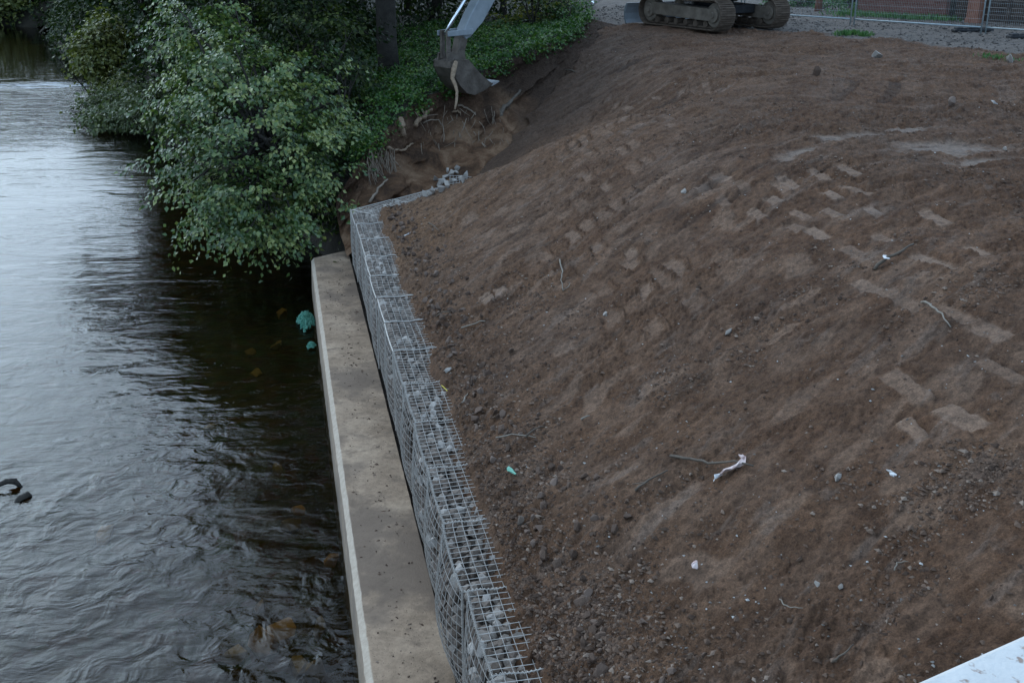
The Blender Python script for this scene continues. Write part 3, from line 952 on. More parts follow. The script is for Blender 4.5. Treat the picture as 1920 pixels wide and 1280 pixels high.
# ------------------------------------------------------------------ foliage
LEAF = np.array([(0, 0, 0), (-0.36, 0.42, 0.06), (0, 0.5, -0.03), (0.36, 0.42, 0.06), (0, 1.0, -0.10)], float)
LEAF_F = np.array([(0, 2, 1), (0, 3, 2), (1, 2, 4), (2, 3, 4)])
SLIM = np.array([(0, 0, 0), (-0.13, 0.45, 0.02), (0, 0.5, -0.02), (0.13, 0.45, 0.02), (0, 1.0, -0.12)], float)
def leaves_mesh(name, C, N, T, size, tone, shape=LEAF):
    """C positions, N leaf normals, T leaf directions"""
    N = N / (np.linalg.norm(N, axis=1)[:, None] + 1e-9)
    T = T - N * (T * N).sum(1)[:, None]
    T = T / (np.linalg.norm(T, axis=1)[:, None] + 1e-9)
    S = np.cross(T, N)
    L = shape[None]
    V = C[:, None, :] + size[:, None, None] * (L[..., 0:1] * S[:, None, :] + L[..., 1:2] * T[:, None, :] + L[..., 2:3] * N[:, None, :])
    k = len(C)
    F = (LEAF_F[None] + (np.arange(k) * 5)[:, None, None]).reshape(-1, 3)
    me = np_mesh(name, V.reshape(-1, 3), F, False)
    add_attr(me, 'tone', np.repeat(tone, 5))
    return me

def sprays(rg, centers, outs, n_leaf, spread, size, droop=0.25, flatn=0.8, tone0=0.5, tvar=0.25, jit=0.5):
    """leafy twig ends: a spray is a flattened fan of leaves round its centre"""
    k = len(centers)
    tone_s = np.clip(tone0 + rg.normal(0, tvar * 0.6, k), 0, 1)
    C = np.repeat(centers, n_leaf, 0); O = np.repeat(outs, n_leaf, 0)
    m = len(C)
    up = np.array([0, 0, 1.0])
    side = np.cross(O, up); side /= np.linalg.norm(side, axis=1)[:, None] + 1e-6
    n0 = np.cross(side, O); n0 /= np.linalg.norm(n0, axis=1)[:, None] + 1e-6
    a = rg.normal(0, 1, m); b = rg.normal(0, 0.65, m); c = rg.normal(0, 0.22, m)
    P = C + spread * (a[:, None] * O + b[:, None] * side + c[:, None] * n0)
    P[:, 2] -= droop * spread * (a ** 2 * 0.3 + b ** 2 * 0.3)
    N = flatn * up + 0.55 * O + rg.normal(0, jit, (m, 3))
    T = 0.7 * O + 0.6 * np.sign(b)[:, None] * side + np.array([0, 0, -0.35]) + rg.normal(0, 0.4, (m, 3))
    sz = size * rg.uniform(0.65, 1.25, m)
    tone = np.clip(np.repeat(tone_s, n_leaf) + rg.normal(0, tvar, m), 0, 1)
    return P, N, T, sz, tone

def limb(m, rg, p0, p1, r0, r1, n=6, wob=0.08):
    p0, p1 = Vector(p0), Vector(p1)
    L = (p1 - p0).length
    pts, rad = [], []
    for i in range(n + 1):
        t = i / n
        w = L * wob * math.sin(math.pi * t)
        pts.append(p0.lerp(p1, t) + Vector((rg.normal(0, w * 0.4), rg.normal(0, w * 0.4), w * 0.8)))
        rad.append(r0 * (1 - t) + r1 * t)
    m.tube(pts, rad, 6)
    return pts

def tree(name, label, cat, base, lobes, leaf, size, n_sprays, n_leaf, spread, trunk_r=0.2, trunk_top=None, seed=0, tone0=0.5, tvar=0.22, shape=LEAF,
         droop=0.3, inner=0.35, group=None, flatn=0.8, lean=True, stems=1, jit=0.5, hollow=0.55):
    """lobes: list of (centre, radii) ellipsoids making the crown"""
    rg = np.random.default_rng(seed + 500)
    base = Vector(base)
    root = empty(name, base)
    tag(root, label, cat, group)
    vol = np.array([max(r[0] * r[1], 0.01) for _, r in lobes]); vol = vol / vol.sum()
    Cs, Os = [], []
    m = MB()
    top = Vector(trunk_top) if trunk_top is not None else Vector((lobes[0][0][0], lobes[0][0][1], lobes[0][0][2]))
    for st in range(stems):
        off = Vector((rg.normal(0, 0.25), rg.normal(0, 0.25), 0)) if stems > 1 else Vector((0, 0, 0))
        limb(m, rg, off + Vector((0, 0, -0.4)), top - base + off * 2.5, trunk_r / math.sqrt(stems), trunk_r * 0.45 / math.sqrt(stems), 8, 0.03)
    mb = MB()
    for (c, r), w in zip(lobes, vol):
        k = max(4, int(n_sprays * w))
        d = rg.normal(size=(k, 3)); d /= np.linalg.norm(d, axis=1)[:, None]
        # uneven outline: radius modulated over direction
        mod = 1 + 0.28 * noise2(d[:, 0] * 2.2 + seed, d[:, 1] * 2.2 + d[:, 2] * 1.7, seed % 17) + 0.14 * rg.normal(size=k)
        rad = np.where(rg.random(k) < inner, rg.uniform(hollow * 0.6, 0.9, k), rg.uniform(0.85, 1.05, k)) * mod
        C = np.array(c) + d * np.array(r) * rad[:, None]
        O = d * np.array([1, 1, 0.45]) + np.array([0, 0, -0.12]); O /= np.linalg.norm(O, axis=1)[:, None]
        Cs.append(C); Os.append(O)
        for q in range(max(3, int(7 * w * len(lobes)))):
            e = Vector(C[rg.integers(k)]) - base
            st_ = (top - base) * rg.uniform(0.35, 1.0)
            pts = limb(mb, rg, st_, e, trunk_r * 0.28, 0.012, 6, 0.06)
            for _ in range(2):
                e2 = Vector(C[rg.integers(k)]) - base
                if (e2 - pts[4]).length < max(r) * 1.2:
                    limb(mb, rg, pts[3], e2, trunk_r * 0.12, 0.006, 4, 0.08)
    C = np.concatenate(Cs); O = np.concatenate(Os)
    P, N, T, sz, tone = sprays(rg, C, O, n_leaf, spread, size, droop, flatn, tone0, tvar, jit)
    ok = P[:, 2] > 0.10
    me = leaves_mesh("crown", (P - np.array(base))[ok], N[ok], T[ok], sz[ok], tone[ok], shape)
    m.build("trunk", M['bark'], root, True)
    mb.build("branches", M['bark'], root, True)
    link("crown", me, leaf, root)
    return root

def pz(px, py, z):
    p = at_height(px, py, z)
    return (p.x, p.y, p.z)

# leafy tree hanging over the water, nearest the wall
def cpt(px, py, zc): 
    p = at_depth(px, py, zc); return (p.x, p.y, p.z)
tree("overhanging_tree", "broad leafy green tree drooping over the river beside the wall end", "tree", (-4.3, 22.6, 0.9),
     [(cpt(480, 250, 21.0), (1.75, 1.5, 1.55)), (cpt(410, 340, 20.6), (1.0, 1.0, 0.95)), (cpt(480, 392, 20.2), (1.05, 0.9, 0.66)), (cpt(590, 330, 21.0), (0.85, 0.9, 1.1)),
      (cpt(430, 150, 22.0), (1.15, 1.1, 0.95)), (cpt(380, 60, 23.0), (1.0, 1.0, 0.9)), (cpt(560, 170, 22.3), (1.1, 1.0, 1.0)), (cpt(340, 215, 21.6), (0.5, 0.6, 0.45))],
     M['leaf_hazel'], 0.102, 470, 50, 0.20, 0.16, None, 1, 0.50, 0.34, stems=4, inner=0.18, droop=0.8, flatn=0.65, jit=0.36)
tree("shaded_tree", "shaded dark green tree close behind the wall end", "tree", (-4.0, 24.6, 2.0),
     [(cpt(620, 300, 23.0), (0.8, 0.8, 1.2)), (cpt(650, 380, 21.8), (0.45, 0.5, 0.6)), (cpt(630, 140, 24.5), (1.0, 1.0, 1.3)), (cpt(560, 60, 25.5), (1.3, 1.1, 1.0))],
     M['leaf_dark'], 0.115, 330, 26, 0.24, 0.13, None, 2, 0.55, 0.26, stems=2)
tree("trunk_tree", "tall tree with a thick bare grey trunk behind the digger bucket", "tree", (-3.15, 28.3, wz(-3.15, 28.3)),
     [((-3.4, 27.5, 11.5), (4.4, 4.0, 3.4)), ((-5.0, 26.0, 8.6), (2.6, 2.4, 2.0)), ((-1.6, 26.8, 9.0), (2.4, 2.2, 2.0)), ((-3.5, 27.0, 14.5), (3.0, 3.0, 2.4))],
     M['leaf_dark'], 0.20, 900, 22, 0.42, 0.31, (-3.3, 28.1, 10.5), 3, 0.45, 0.25, inner=0.5)
# crowns filling the upper left, above and behind the overhanging tree
bk = [("dark_tree", "dark broad tree behind the top of the overhanging tree", (-7.2, 29.5), [(cpt(470, 30, 29), (1.9, 1.7, 1.5)), (cpt(380, 40, 30), (1.4, 1.4, 1.3)), ((-7.0, 29.3, 8.0), (2.3, 2.2, 3.0))], 'leaf_dark', 430),
      ("dark_tree", "dark tree between the trunk and the overhanging tree", (-5.0, 31.5), [(cpt(600, 20, 31), (1.6, 1.5, 1.4)), (cpt(660, 90, 31), (1.2, 1.2, 1.0)), ((-5.2, 31.5, 7.5), (2.2, 2.0, 2.4))], 'leaf_dark', 360),
      ("dark_tree", "dark tree to the right of the bare trunk, behind the digger arm", (-1.7, 33.5), [(cpt(800, 40, 33), (1.3, 1.2, 1.2)), (cpt(880, 90, 32), (1.2, 1.0, 0.9)), ((-2.0, 33.5, 7.0), (2.2, 2.0, 2.2))], 'leaf_dark', 360)]
bk += [("dark_tree", "dark tree behind the bare trunk, farther back", (-3.6, 38.5), [((-3.6, 38.5, 5.0), (2.4, 1.4, 1.5)), ((-3.2, 38.5, 8.0), (2.4, 2.0, 2.0))], 'leaf_dark', 260),
       ("dark_tree", "dark tree behind the yellow shrub at the slope top", (-0.3, 38.0), [((-0.3, 38.0, 4.9), (2.2, 1.3, 1.3)), ((-0.5, 38.2, 7.5), (2.2, 1.8, 1.8))], 'leaf_dark', 260),
       ("dark_tree", "dark tree far left of the bare trunk, behind the others", (-7.5, 36.0), [((-7.4, 36.0, 4.6), (2.4, 1.5, 1.6)), ((-7.2, 36.0, 8.0), (2.2, 2.0, 2.2))], 'leaf_dark', 260)]
for i, (nm, lb, (bx, by), lobes, mt, ns) in enumerate(bk):
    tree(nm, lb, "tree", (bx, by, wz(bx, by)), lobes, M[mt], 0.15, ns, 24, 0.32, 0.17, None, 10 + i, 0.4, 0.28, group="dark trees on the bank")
tree("yellowing_shrub", "yellow and green shrub beside the digger arm at the slope top", "shrub", (0.6, 31.2, 3.5),
     [(cpt(1000, 30, 31.5), (0.95, 0.8, 0.8)), (cpt(960, 80, 31), (0.7, 0.6, 0.5)), ((0.4, 31.6, 5.6), (1.1, 1.0, 0.9))],
     M['leaf_yellow'], 0.10, 240, 24, 0.20, 0.07, None, 20, 0.55, 0.3, stems=3)
tree("bramble_bush", "low green bush at the slope top, right of the yellow shrub", "shrub", (1.75, 31.3, 3.8),
     [(cpt(1060, 35, 31.0), (0.6, 0.6, 0.55)), (cpt(1050, 0, 32.0), (0.7, 0.7, 0.6)), (cpt(1010, 90, 30.0), (0.45, 0.5, 0.3))],
     M['leaf_ground'], 0.09, 150, 24, 0.17, 0.05, None, 21, 0.5, 0.25, stems=3)
# river bank upstream
tree("olive_bush", "yellow-green bush leaning over the riffle", "bush", (-16.6, 44.6, 0.4),
     [(cpt(180, 100, 43), (0.95, 0.9, 0.95)), (cpt(198, 62, 43.5), (0.75, 0.8, 0.7)), (cpt(163, 115, 42.5), (0.45, 0.6, 0.7))],
     M['leaf_olive'], 0.17, 240, 24, 0.24, 0.08, None, 30, 0.62, 0.22, stems=4)
tree("dark_bush", "dark green bush behind the yellow-green bush at the water", "bush", (-16.0, 47.5, 0.8),
     [(cpt(230, 110, 46), (1.3, 1.2, 1.3)), (cpt(265, 60, 47), (1.4, 1.2, 1.4))],
     M['leaf_dark'], 0.17, 240, 22, 0.28, 0.08, None, 31, 0.45, 0.25, stems=3)
for i, (x, y, r, h, lb) in enumerate([(-20.5, 56, 1.9, 3.2, "dark bush on the bank above the yellow-green bush"), (-22.3, 63, 1.8, 3.2, "dark bush on the bank upstream of the riffle"),
                                    (-25.8, 71, 2.0, 3.6, "dark bush on the bank near the river bend"), (-28.0, 78, 2.2, 3.6, "dark bush right of the round brownish tree"),
                                    (-17.5, 52, 2.0, 3.4, "dark bush just behind the yellow-green bush"), (-12.3, 45.0, 1.5, 3.0, "dark bush above the low waterline bushes")]):
    b_ = wz(x, y)
    tree("bank_bush", lb, "bush", (x, y, b_), [((x, y - 0.3, max(b_, 0.6) + h * 0.40), (r, r * 0.8, h * 0.52)), ((x + r * 0.6, y + 0.5, b_ + h * 0.7), (r * 0.9, r * 0.8, h * 0.5))],
         M['leaf_dark'], 0.22, 190, 22, 0.36, 0.08, None, 130 + i, 0.5, 0.25, stems=3, group="dark bushes on the upstream bank")
lowb = [(195, 195, 38.5, 0.75, 0.5), (235, 200, 37.0, 0.9, 0.75), (205, 230, 36.0, 0.85, 0.5), (260, 215, 35.5, 0.9, 0.8), (300, 205, 34.5, 0.8, 0.8), (225, 165, 41.0, 0.8, 0.5)]
names_low = ["leftmost low grey-green bush at the waterline upstream", "low grey-green bush in the middle of the upstream waterline", "low grey-green bush lowest at the upstream waterline",
             "low grey-green bush beside the dark gap under the trees", "low grey-green bush half hidden by the overhanging tree", "small low bush just below the riffle bank"]
for i, (bx, by, zc, rx, rz) in enumerate(lowb):
    c = cpt(bx, by, zc)
    tree("low_bush", names_low[i], "bush", (c[0], c[1] + 0.3, max(c[2] - rz * 1.3, -0.1)), [(c, (rx, rx * 0.8, rz)), ((c[0] + 0.3, c[1] + 0.5, c[2] + 0.1), (rx * 0.8, rx * 0.7, rz * 0.8))],
         M['leaf_grey'] if i != 5 else M['leaf_olive'], 0.15, 110, 24, 0.22, 0.05, None, 40 + i, 0.5, 0.25, SLIM if i % 2 else LEAF, stems=4, group="low bushes at the upstream waterline")
tree("leaning_tree", "tree leaning out over the river behind the low upstream bushes", "tree", (-11.9, 38.6, wz(-11.9, 38.6)), [((-14.3, 37.6, 6.5), (2.1, 1.8, 1.5)), ((-12.8, 38.2, 8.6), (1.6, 1.6, 1.3))],
     M['leaf_dark'], 0.2, 260, 24, 0.36, 0.16, (-13.6, 37.9, 6.6), 59, 0.45, 0.25)
tall = [(-11.2, 40.0, 9.0, 1.9, "tall dark tree rising behind the low upstream bushes"), (-13.2, 46.0, 9.0, 2.4, "dark tree beyond the low upstream bushes"),
        (-14.2, 54.0, 11.0, 3.0, "dark tree behind the yellow-green bush"), (-8.6, 37.0, 10.5, 2.2, "dark tree between the low bushes and the overhanging tree"),
        (-17.5, 64.0, 11.0, 3.5, "far dark tree at the bend of the river"), (-21.0, 75.0, 11.0, 4.0, "farthest dark tree on the near bank")]
for i, (x, y, h, r, lb) in enumerate(tall):
    b = wz(x, y)
    tree("bank_tree", lb, "tree", (x, y, b), [((x - 0.3, y - 0.5, b + h * 0.55), (r, r, h * 0.38)), ((x - 0.8, y - 1.0, b + 2.2), (r * 0.9, r * 0.9, 1.6)), ((x + 0.6, y - 0.6, b + 1.2), (r * 0.8, r * 0.7, 1.0))],
         M['leaf_dark'], 0.22 if y < 50 else 0.30, 420, 22, 0.42 if y < 50 else 0.55, 0.22, None, 60 + i, 0.42, 0.25, group="dark trees upstream")
for i, (px_, zc, h, r, mt, lb) in enumerate([(-60, 82, 7.5, 4.5, 'leaf_olive', "faded olive tree at the far left river bend"), (55, 80, 7.0, 3.4, 'leaf_olive', "round brownish tree on the far bank, top left corner"),
                                     (140, 84, 7.5, 3.4, 'leaf_dark', "dark far tree behind the round brownish tree"), (-170, 84, 7.5, 5, 'leaf_dark', "dark far tree beyond the left picture edge"), (235, 78, 8, 3.6, 'leaf_dark', "dark far tree above the riffle")]):
    p = at_depth(px_, 40, zc)
    tree("far_tree", lb, "tree", (p.x, p.y, 0.2), [((p.x, p.y, h * 0.5), (r, r * 0.8, h * 0.42)), ((p.x - r * 0.3, p.y - 2.0, 1.6), (r * 0.9, r * 0.6, 1.7))],
         M[mt], 0.32, 330, 22, 0.6, 0.3, None, 80 + i, 0.45, 0.22, group="trees at the river bend")

# undergrowth on the wooded bank (nobody could count it)
def build_undergrowth():
    rg = np.random.default_rng(77)
    n = 3000
    x = rg.uniform(-5.2, 2.8, n * 4); y = rg.uniform(20.0, 34.0, n * 4)
    z, d, dl = wood_height(x, y)
    ok = (dl > 0.0) & (d > 0.9) & (noise2(x * 1.1, y * 1.1, 7) > -0.45 - 0.5 * (dl < 1.6))
    x, y, z, dl = x[ok][:n], y[ok][:n], z[ok][:n], dl[ok][:n]
    C = np.stack([x, y, z + rg.uniform(0.03, 0.22, len(x))], -1)
    # spill over the lip
    k = rg.integers(14, 150, 620)
    L = LIPS[k] + rg.normal(0, 0.06, (620, 3)) + np.array([-0.08, 0.05, -0.02])
    L[:, 2] -= np.abs(rg.normal(0, 0.06, 620))
    keep = noise2(k * 0.11, k * 0.0 + 3, 8) > -0.1
    C = np.concatenate([C, L[keep]])
    O = rg.normal(size=(len(C), 3)) * np.array([1, 1, 0.3]); O /= np.linalg.norm(O, axis=1)[:, None]
    P, N, T, sz, tone = sprays(rg, C, O, 13, 0.12, 0.075, 0.2, 1.0, 0.5, 0.22)
    tone = np.clip(tone + 0.2 * noise2(P[:, 0] * 0.9, P[:, 1] * 0.9, 4), 0, 1)
    o = link("undergrowth", leaves_mesh("undergrowth", P, N, T, sz, tone), M['leaf_ground'])
    tag(o, "bright green ground cover along the lip of the cut bank", "undergrowth", kind="stuff")
build_undergrowth()
def build_bank_cover():
    rg = np.random.default_rng(78)
    x = rg.uniform(-42, -4, 30000); y = rg.uniform(24, 92, 30000)
    z, d, dl = wood_height(x, y)
    ok = (d > 0.35) & (d < 7) & (dl > 1)
    x, y, z = x[ok][:4200], y[ok][:4200], z[ok][:4200]
    C = np.stack([x, y, z + rg.uniform(0.1, 0.6, len(x))], -1)
    O = rg.normal(size=(len(C), 3)) * np.array([1, 1, 0.3]); O /= np.linalg.norm(O, axis=1)[:, None]
    P, N, T, sz, tone = sprays(rg, C, O, 10, 0.34, 0.22, 0.3, 0.9, 0.45, 0.25)
    tag(link("bank_cover", leaves_mesh("bank_cover", P, N, T, sz, tone), M['leaf_dark']), "dark tangled growth covering the upstream river bank", "undergrowth", kind="stuff")
build_bank_cover()

# ------------------------------------------------------------------ excavator
M['xpaint'] = simple_mat("pale_grey_paint", (0.17, 0.195, 0.21), (0.27, 0.295, 0.31), 3, 0.45, 0.1, 0.15, 0.01, 0.5)
M['xred'] = simple_mat("dark_red_paint", (0.16, 0.018, 0.022), (0.22, 0.028, 0.03), 3, 0.4, 0.0, 0.1, 0.01, 0.5)
M['xmud'] = simple_mat("muddy_steel", (0.065, 0.044, 0.031), (0.15, 0.110, 0.080), 5, 0.85, 0.1, 0.6, 0.02, 0.3)
M['xframe'] = simple_mat("dusty_track_frame", (0.12, 0.095, 0.072), (0.24, 0.195, 0.150), 4, 0.8, 0.05, 0.4, 0.02, 0.3)
M['xblack'] = simple_mat("black_rubber", (0.010, 0.010, 0.011), (0.028, 0.028, 0.03), 10, 0.7, 0, 0.3, 0.01, 0.4)
M['xchrome'] = simple_mat("bright_rod", (0.75, 0.78, 0.82), (0.85, 0.87, 0.9), 10, 0.15, 1.0, 0.0)
M['xsteel'] = simple_mat("worn_bucket_steel", (0.075, 0.058, 0.045), (0.17, 0.140, 0.115), 5, 0.55, 0.45, 0.4, 0.02, 0.4)
M['xglass'] = simple_mat("cab_glass", (0.02, 0.025, 0.03), (0.03, 0.035, 0.04), 2, 0.08, 0, 0, 0, 0.6)

def build_excavator():
    base = Vector((5.43, 30.2, 3.90))
    root = empty("excavator", base)
    tag(root, "red and grey tracked excavator parked at the top of the slope", "excavator")
    Z = Vector((0, 0, 1))
    f = Vector((0.514, -0.857, 0)).normalized()
    r = Vector((0.857, 0.514, 0)).normalized()
    L, H, Wt = 3.45, 0.80, 0.50
    R0 = H / 2
    # one shoe, shared
    sm = MB()
    sm.box((0, 0, 0), (Wt, 0.168, 0.022))
    for yy in (-0.06, 0.0, 0.06):
        sm.box((0, yy, 0.024), (Wt * 0.99, 0.016, 0.028), None, 0.9)
    shoe0 = sm.build("shoe", M['xmud'])
    shoe_me = shoe0.data
    bpy.data.objects.remove(shoe0)
    per = 2 * (L - H) + math.pi * H
    ns = 42
    for side in (-1, 1):
        C = r * (0.95 * side) + Z * (R0 + 0.02)
        O = C
        outline = []
        for k in range(14):
            w = -math.pi / 2 + math.pi * k / 13
            outline.append((L / 2 - R0 + (R0 - 0.06) * math.cos(w), (R0 - 0.06) * math.sin(w)))
        for k in range(14):
            w = math.pi / 2 + math.pi * k / 13
            outline.append((-L / 2 + R0 + (R0 - 0.06) * math.cos(w), (R0 - 0.06) * math.sin(w)))
        inner = [(a * (1 - 0.06 / (L / 2)), b * 0.86) for a, b in outline]
        m = MB()
        n = len(outline)
        vs = []
        for d in (-0.10, 0.10):
            vs += [O + f * a + Z * b + r * d for a, b in outline] + [O + f * a + Z * b + r * d for a, b in inner]
        fs = []
        for i in range(n):
            j = (i + 1) % n
            fs += [(i, j, n + j, n + i), (2 * n + j, 2 * n + i, 3 * n + i, 3 * n + j), (i, 2 * n + i, 2 * n + j, j), (n + i, n + j, 3 * n + j, 3 * n + i)]
        m.add(vs, fs)
        belt = m.build("track_chain", M['xmud'], root)
        for k in range(ns):
            q = per * k / ns
            st = L - H
            if q < st:
                a, b, ta, tb = -st / 2 + q, -R0, 1, 0
            elif q < st + math.pi * R0:
                w = -math.pi / 2 + (q - st) / R0
                a, b, ta, tb = st / 2 + R0 * math.cos(w), R0 * math.sin(w), -math.sin(w), math.cos(w)
            elif q < 2 * st + math.pi * R0:
                a, b, ta, tb = st / 2 - (q - st - math.pi * R0), R0, -1, 0
                b -= 0.05 * math.sin(math.pi * (q - st - math.pi * R0) / st)
            else:
                w = math.pi / 2 + (q - 2 * st - math.pi * R0) / R0
                a, b, ta, tb = -st / 2 + R0 * math.cos(w), R0 * math.sin(w), -math.sin(w), math.cos(w)
            tan = f * ta + Z * tb
            nrm = f * tb - Z * ta
            o = bpy.data.objects.new("shoe", shoe_me)
            COL.objects.link(o)
            o.parent = belt
            mat = Matrix((r, tan, nrm)).transposed().to_4x4()
            mat.translation = O + f * a + Z * b - nrm * 0.035
            o.matrix_local = mat
        m = MB()
        poly = [(-L / 2 + 0.45, -0.10), (L / 2 - 0.55, -0.16), (L / 2 - 0.45, 0.05), (L / 2 - 0.55, 0.15), (-L / 2 + 0.5, 0.20)]
        m.extrude(poly, O, f, Z, r, -0.17, 0.17)
        m.box(O + f * -0.2 + Z * 0.25 - r * 0.05, (0.16, 0.2, 0.08), Matrix((r, f, Z)).transposed())
        m.build("track_frame", M['xframe'], root, bevel=0.015)
        for a, rad, nm in ((L / 2 - R0, R0 - 0.10, "idler_wheel"), (-L / 2 + R0, R0 - 0.10, "sprocket")):
            m = MB()
            c = O + f * a
            m.cyl(c - r * 0.13, c + r * 0.13, rad, 24)
            m.cyl(c - r * 0.19, c + r * 0.19, rad * 0.62, 20)
            m.cyl(c - r * 0.22, c + r * 0.22, rad * 0.25, 12)
            m.build(nm, M['xframe'], root, bevel=0.01)
        for k in range(6):
            c = O + f * (-1.0 + 0.4 * k) - Z * 0.245
            m = MB()
            m.cyl(c - r * 0.14, c + r * 0.14, 0.085, 14)
            m.build("track_roller", M['xmud'], root)
    m = MB()
    m.box(Z * 0.50, (1.5, 1.7, 0.22), Matrix((r, f, Z)).transposed())
    m.cyl(Z * 0.58, Z * 0.78, 0.55, 28)
    m.build("car_body", M['xblack'], root, bevel=0.02)
    # dozer blade at the rear
    m = MB()
    bl = -f * (L / 2 + 0.42)
    prof = [(0.0, 0.02), (-0.06, 0.12), (-0.08, 0.28), (-0.04, 0.46), (0.03, 0.56), (0.09, 0.56), (0.03, 0.44), (-0.01, 0.28), (0.01, 0.12), (0.06, 0.02)]
    m.extrude(prof, bl, f, Z, r, -1.32, 1.25)
    m.build("dozer_blade", M['xpaint'], root)
    m = MB()
    for sd in (-0.4, 0.4):
        m.box(-f * (L / 2 + 0.05) + r * sd + Z * 0.3, (0.12, 1.0, 0.14), Matrix((r, f, Z)).transposed())
    m.build("blade_arm", M['xframe'], root)
    # house, turned towards the bucket
    pin_w = at_depth(857, 100, 23.4)
    h = Vector((pin_w.x - base.x, pin_w.y - base.y, 0)).normalized()
    n = Vector((-h.y, h.x, 0))
    Rm = Matrix((n, h, Z)).transposed()
    m = MB()
    m.box(Z * 1.0 - h * 0.25, (2.35, 3.0, 0.40), Rm)
    m.build("house_deck", M['xred'], root, bevel=0.04)
    m = MB()
    arc = [(-1.15, -1.2), (1.15, -1.2), (1.15, -1.7), (0.7, -2.02), (0, -2.12), (-0.7, -2.02), (-1.15, -1.7)]
    m.extrude(arc, Z * 0.86, n, h, Z, 0.0, 0.95)
    m.build("counterweight", M['xred'], root, bevel=0.05)
    m = MB()
    m.box(Z * 1.6 - h * 0.7 - n * 0.35, (1.6, 1.4, 0.8), Rm)
    m.build("engine_hood", M['xred'], root, bevel=0.06)
    m = MB()
    cab_poly = [(1.35, 0.0), (1.35, 0.7), (1.0, 1.65), (-0.25, 1.65), (-0.35, 0.0)]
    m.extrude(cab_poly, Z * 1.2, h, Z, n, 0.25, 1.12)
    cab = m.build("cab", M['xpaint'], root, bevel=0.04)
    m = MB()
    m.extrude([(1.22, 0.5), (1.2, 0.75), (0.9, 1.5), (-0.1, 1.5), (-0.15, 0.5)], Z * 1.2, h, Z, n, 0.235, 1.135)
    m.build("cab_window", M['xglass'], cab)
    # boom, stick and linkage lie in the plane of h and Z
    e = -h
    P0 = pin_w - base
    def Q(a, z): return P0 + e * a + Z * z
    reach = (Vector((P0.x, P0.y, 0))).length
    foot = (reach - 0.9, 1.35 - P0.z + 0.0)
    s_top = (1.95, 2.45)
    boom = [(foot[0], foot[1] + 0.16), (foot[0] - 0.15, foot[1] - 0.12), (foot[0] - 2.2, 3.15), (s_top[0] + 0.05, s_top[1] - 0.05), (s_top[0] - 0.1, s_top[1] + 0.2), (foot[0] - 2.0, 3.75)]
    m = MB()
    m.extrude(boom, P0, e, Z, n, -0.17, 0.17)
    m.build("boom", M['xpaint'], root, bevel=0.02)
    for sd in (-0.26, 0.26):
        m = MB()
        m.cyl(Q(foot[0] - 0.7, foot[1] - 0.35) + n * sd, Q(foot[0] - 1.6, 1.7) + n * sd, 0.07, 12)
        bc = m.build("boom_cylinder", M['xpaint'], root)
        m = MB()
        m.cyl(Q(foot[0] - 1.6, 1.7) + n * sd, Q(foot[0] - 2.1, 3.2) + n * sd, 0.04, 10)
        m.build("rod", M['xchrome'], bc)
    # stick: box section, broad above, narrowing to the bucket pin
    d_s = Vector((0.64, 0.77)).normalized()
    p_s = Vector((-d_s.y, d_s.x))
    def S(l, w): return (0.12 + d_s.x * l + p_s.x * w, 0.34 + d_s.y * l + p_s.y * w)
    stick = [S(0.0, 0.10), S(-0.02, -0.06), S(0.10, -0.13), S(0.55, -0.22), S(2.6, -0.20), S(3.1, -0.10), S(3.1, 0.14), S(2.4, 0.22), S(0.50, 0.16)]
    m = MB()
    m.extrude(stick, P0, e, Z, n, -0.14, 0.14)
    st = m.build("stick", M['xpaint'], root, bevel=0.02)
    m = MB()
    for l, w in ((0.16, -0.01), (2.1, 0.0)):
        c = Q(*S(l, w))
        m.cyl(c - n * 0.17, c + n * 0.17, 0.045, 12)
    m.build("pivot_pin", M['xsteel'], st)
    m = MB()
    m.tube([Q(*S(1.35, -0.27)) - n * 0.12, Q(*S(0.95, -0.10)) - n * 0.17, Q(*S(0.80, 0.10)) - n * 0.17, Q(*S(1.4, 0.30)) - n * 0.1, Q(*S(2.3, 0.32))], 0.016, 6)
    m.build("hose", M['xblack'], st)
    rod_end = (-0.32, 0.44)
    m = MB()
    m.extrude([(-0.09, -0.05), (0.08, -0.08), (0.16, 0.10), (0.24, 0.36), (0.10, 0.44), (0.0, 0.30)], P0, e, Z, n, -0.12, 0.12)
    m.build("stick_tip", M['xsteel'], root, bevel=0.02)
    m = MB()
    m.cyl(Q(*S(0.98, 0.40)), Q(*S(2.3, 0.34)), 0.075, 16)
    m.cyl(Q(*S(0.94, 0.40)), Q(*S(1.02, 0.40)), 0.085, 16)
    bc = m.build("bucket_cylinder", M['xpaint'], root, True)
    m = MB()
    m.cyl(Q(*rod_end), Q(*S(1.0, 0.40)), 0.036, 12)
    m.build("rod", M['xchrome'], bc, True)
    # rocker links and H-link
    for sd in (-0.18, 0.18):
        m = MB()
        a0, a1 = Vector(S(0.16, -0.01)), Vector(rod_end)
        dd = (a1 - a0).normalized(); pp = Vector((-dd.y, dd.x))
        poly = [a0 - dd * 0.07 - pp * 0.06, a1 + dd * 0.07 - pp * 0.055, a1 + dd * 0.07 + pp * 0.055, a0 - dd * 0.07 + pp * 0.07]
        m.extrude([tuple(v) for v in poly], P0, e, Z, n, sd - 0.02, sd + 0.02)
        m.build("rocker_link", M['xpaint'], root, bevel=0.008)
    m = MB()
    bk_ear = (-0.33, -0.03)
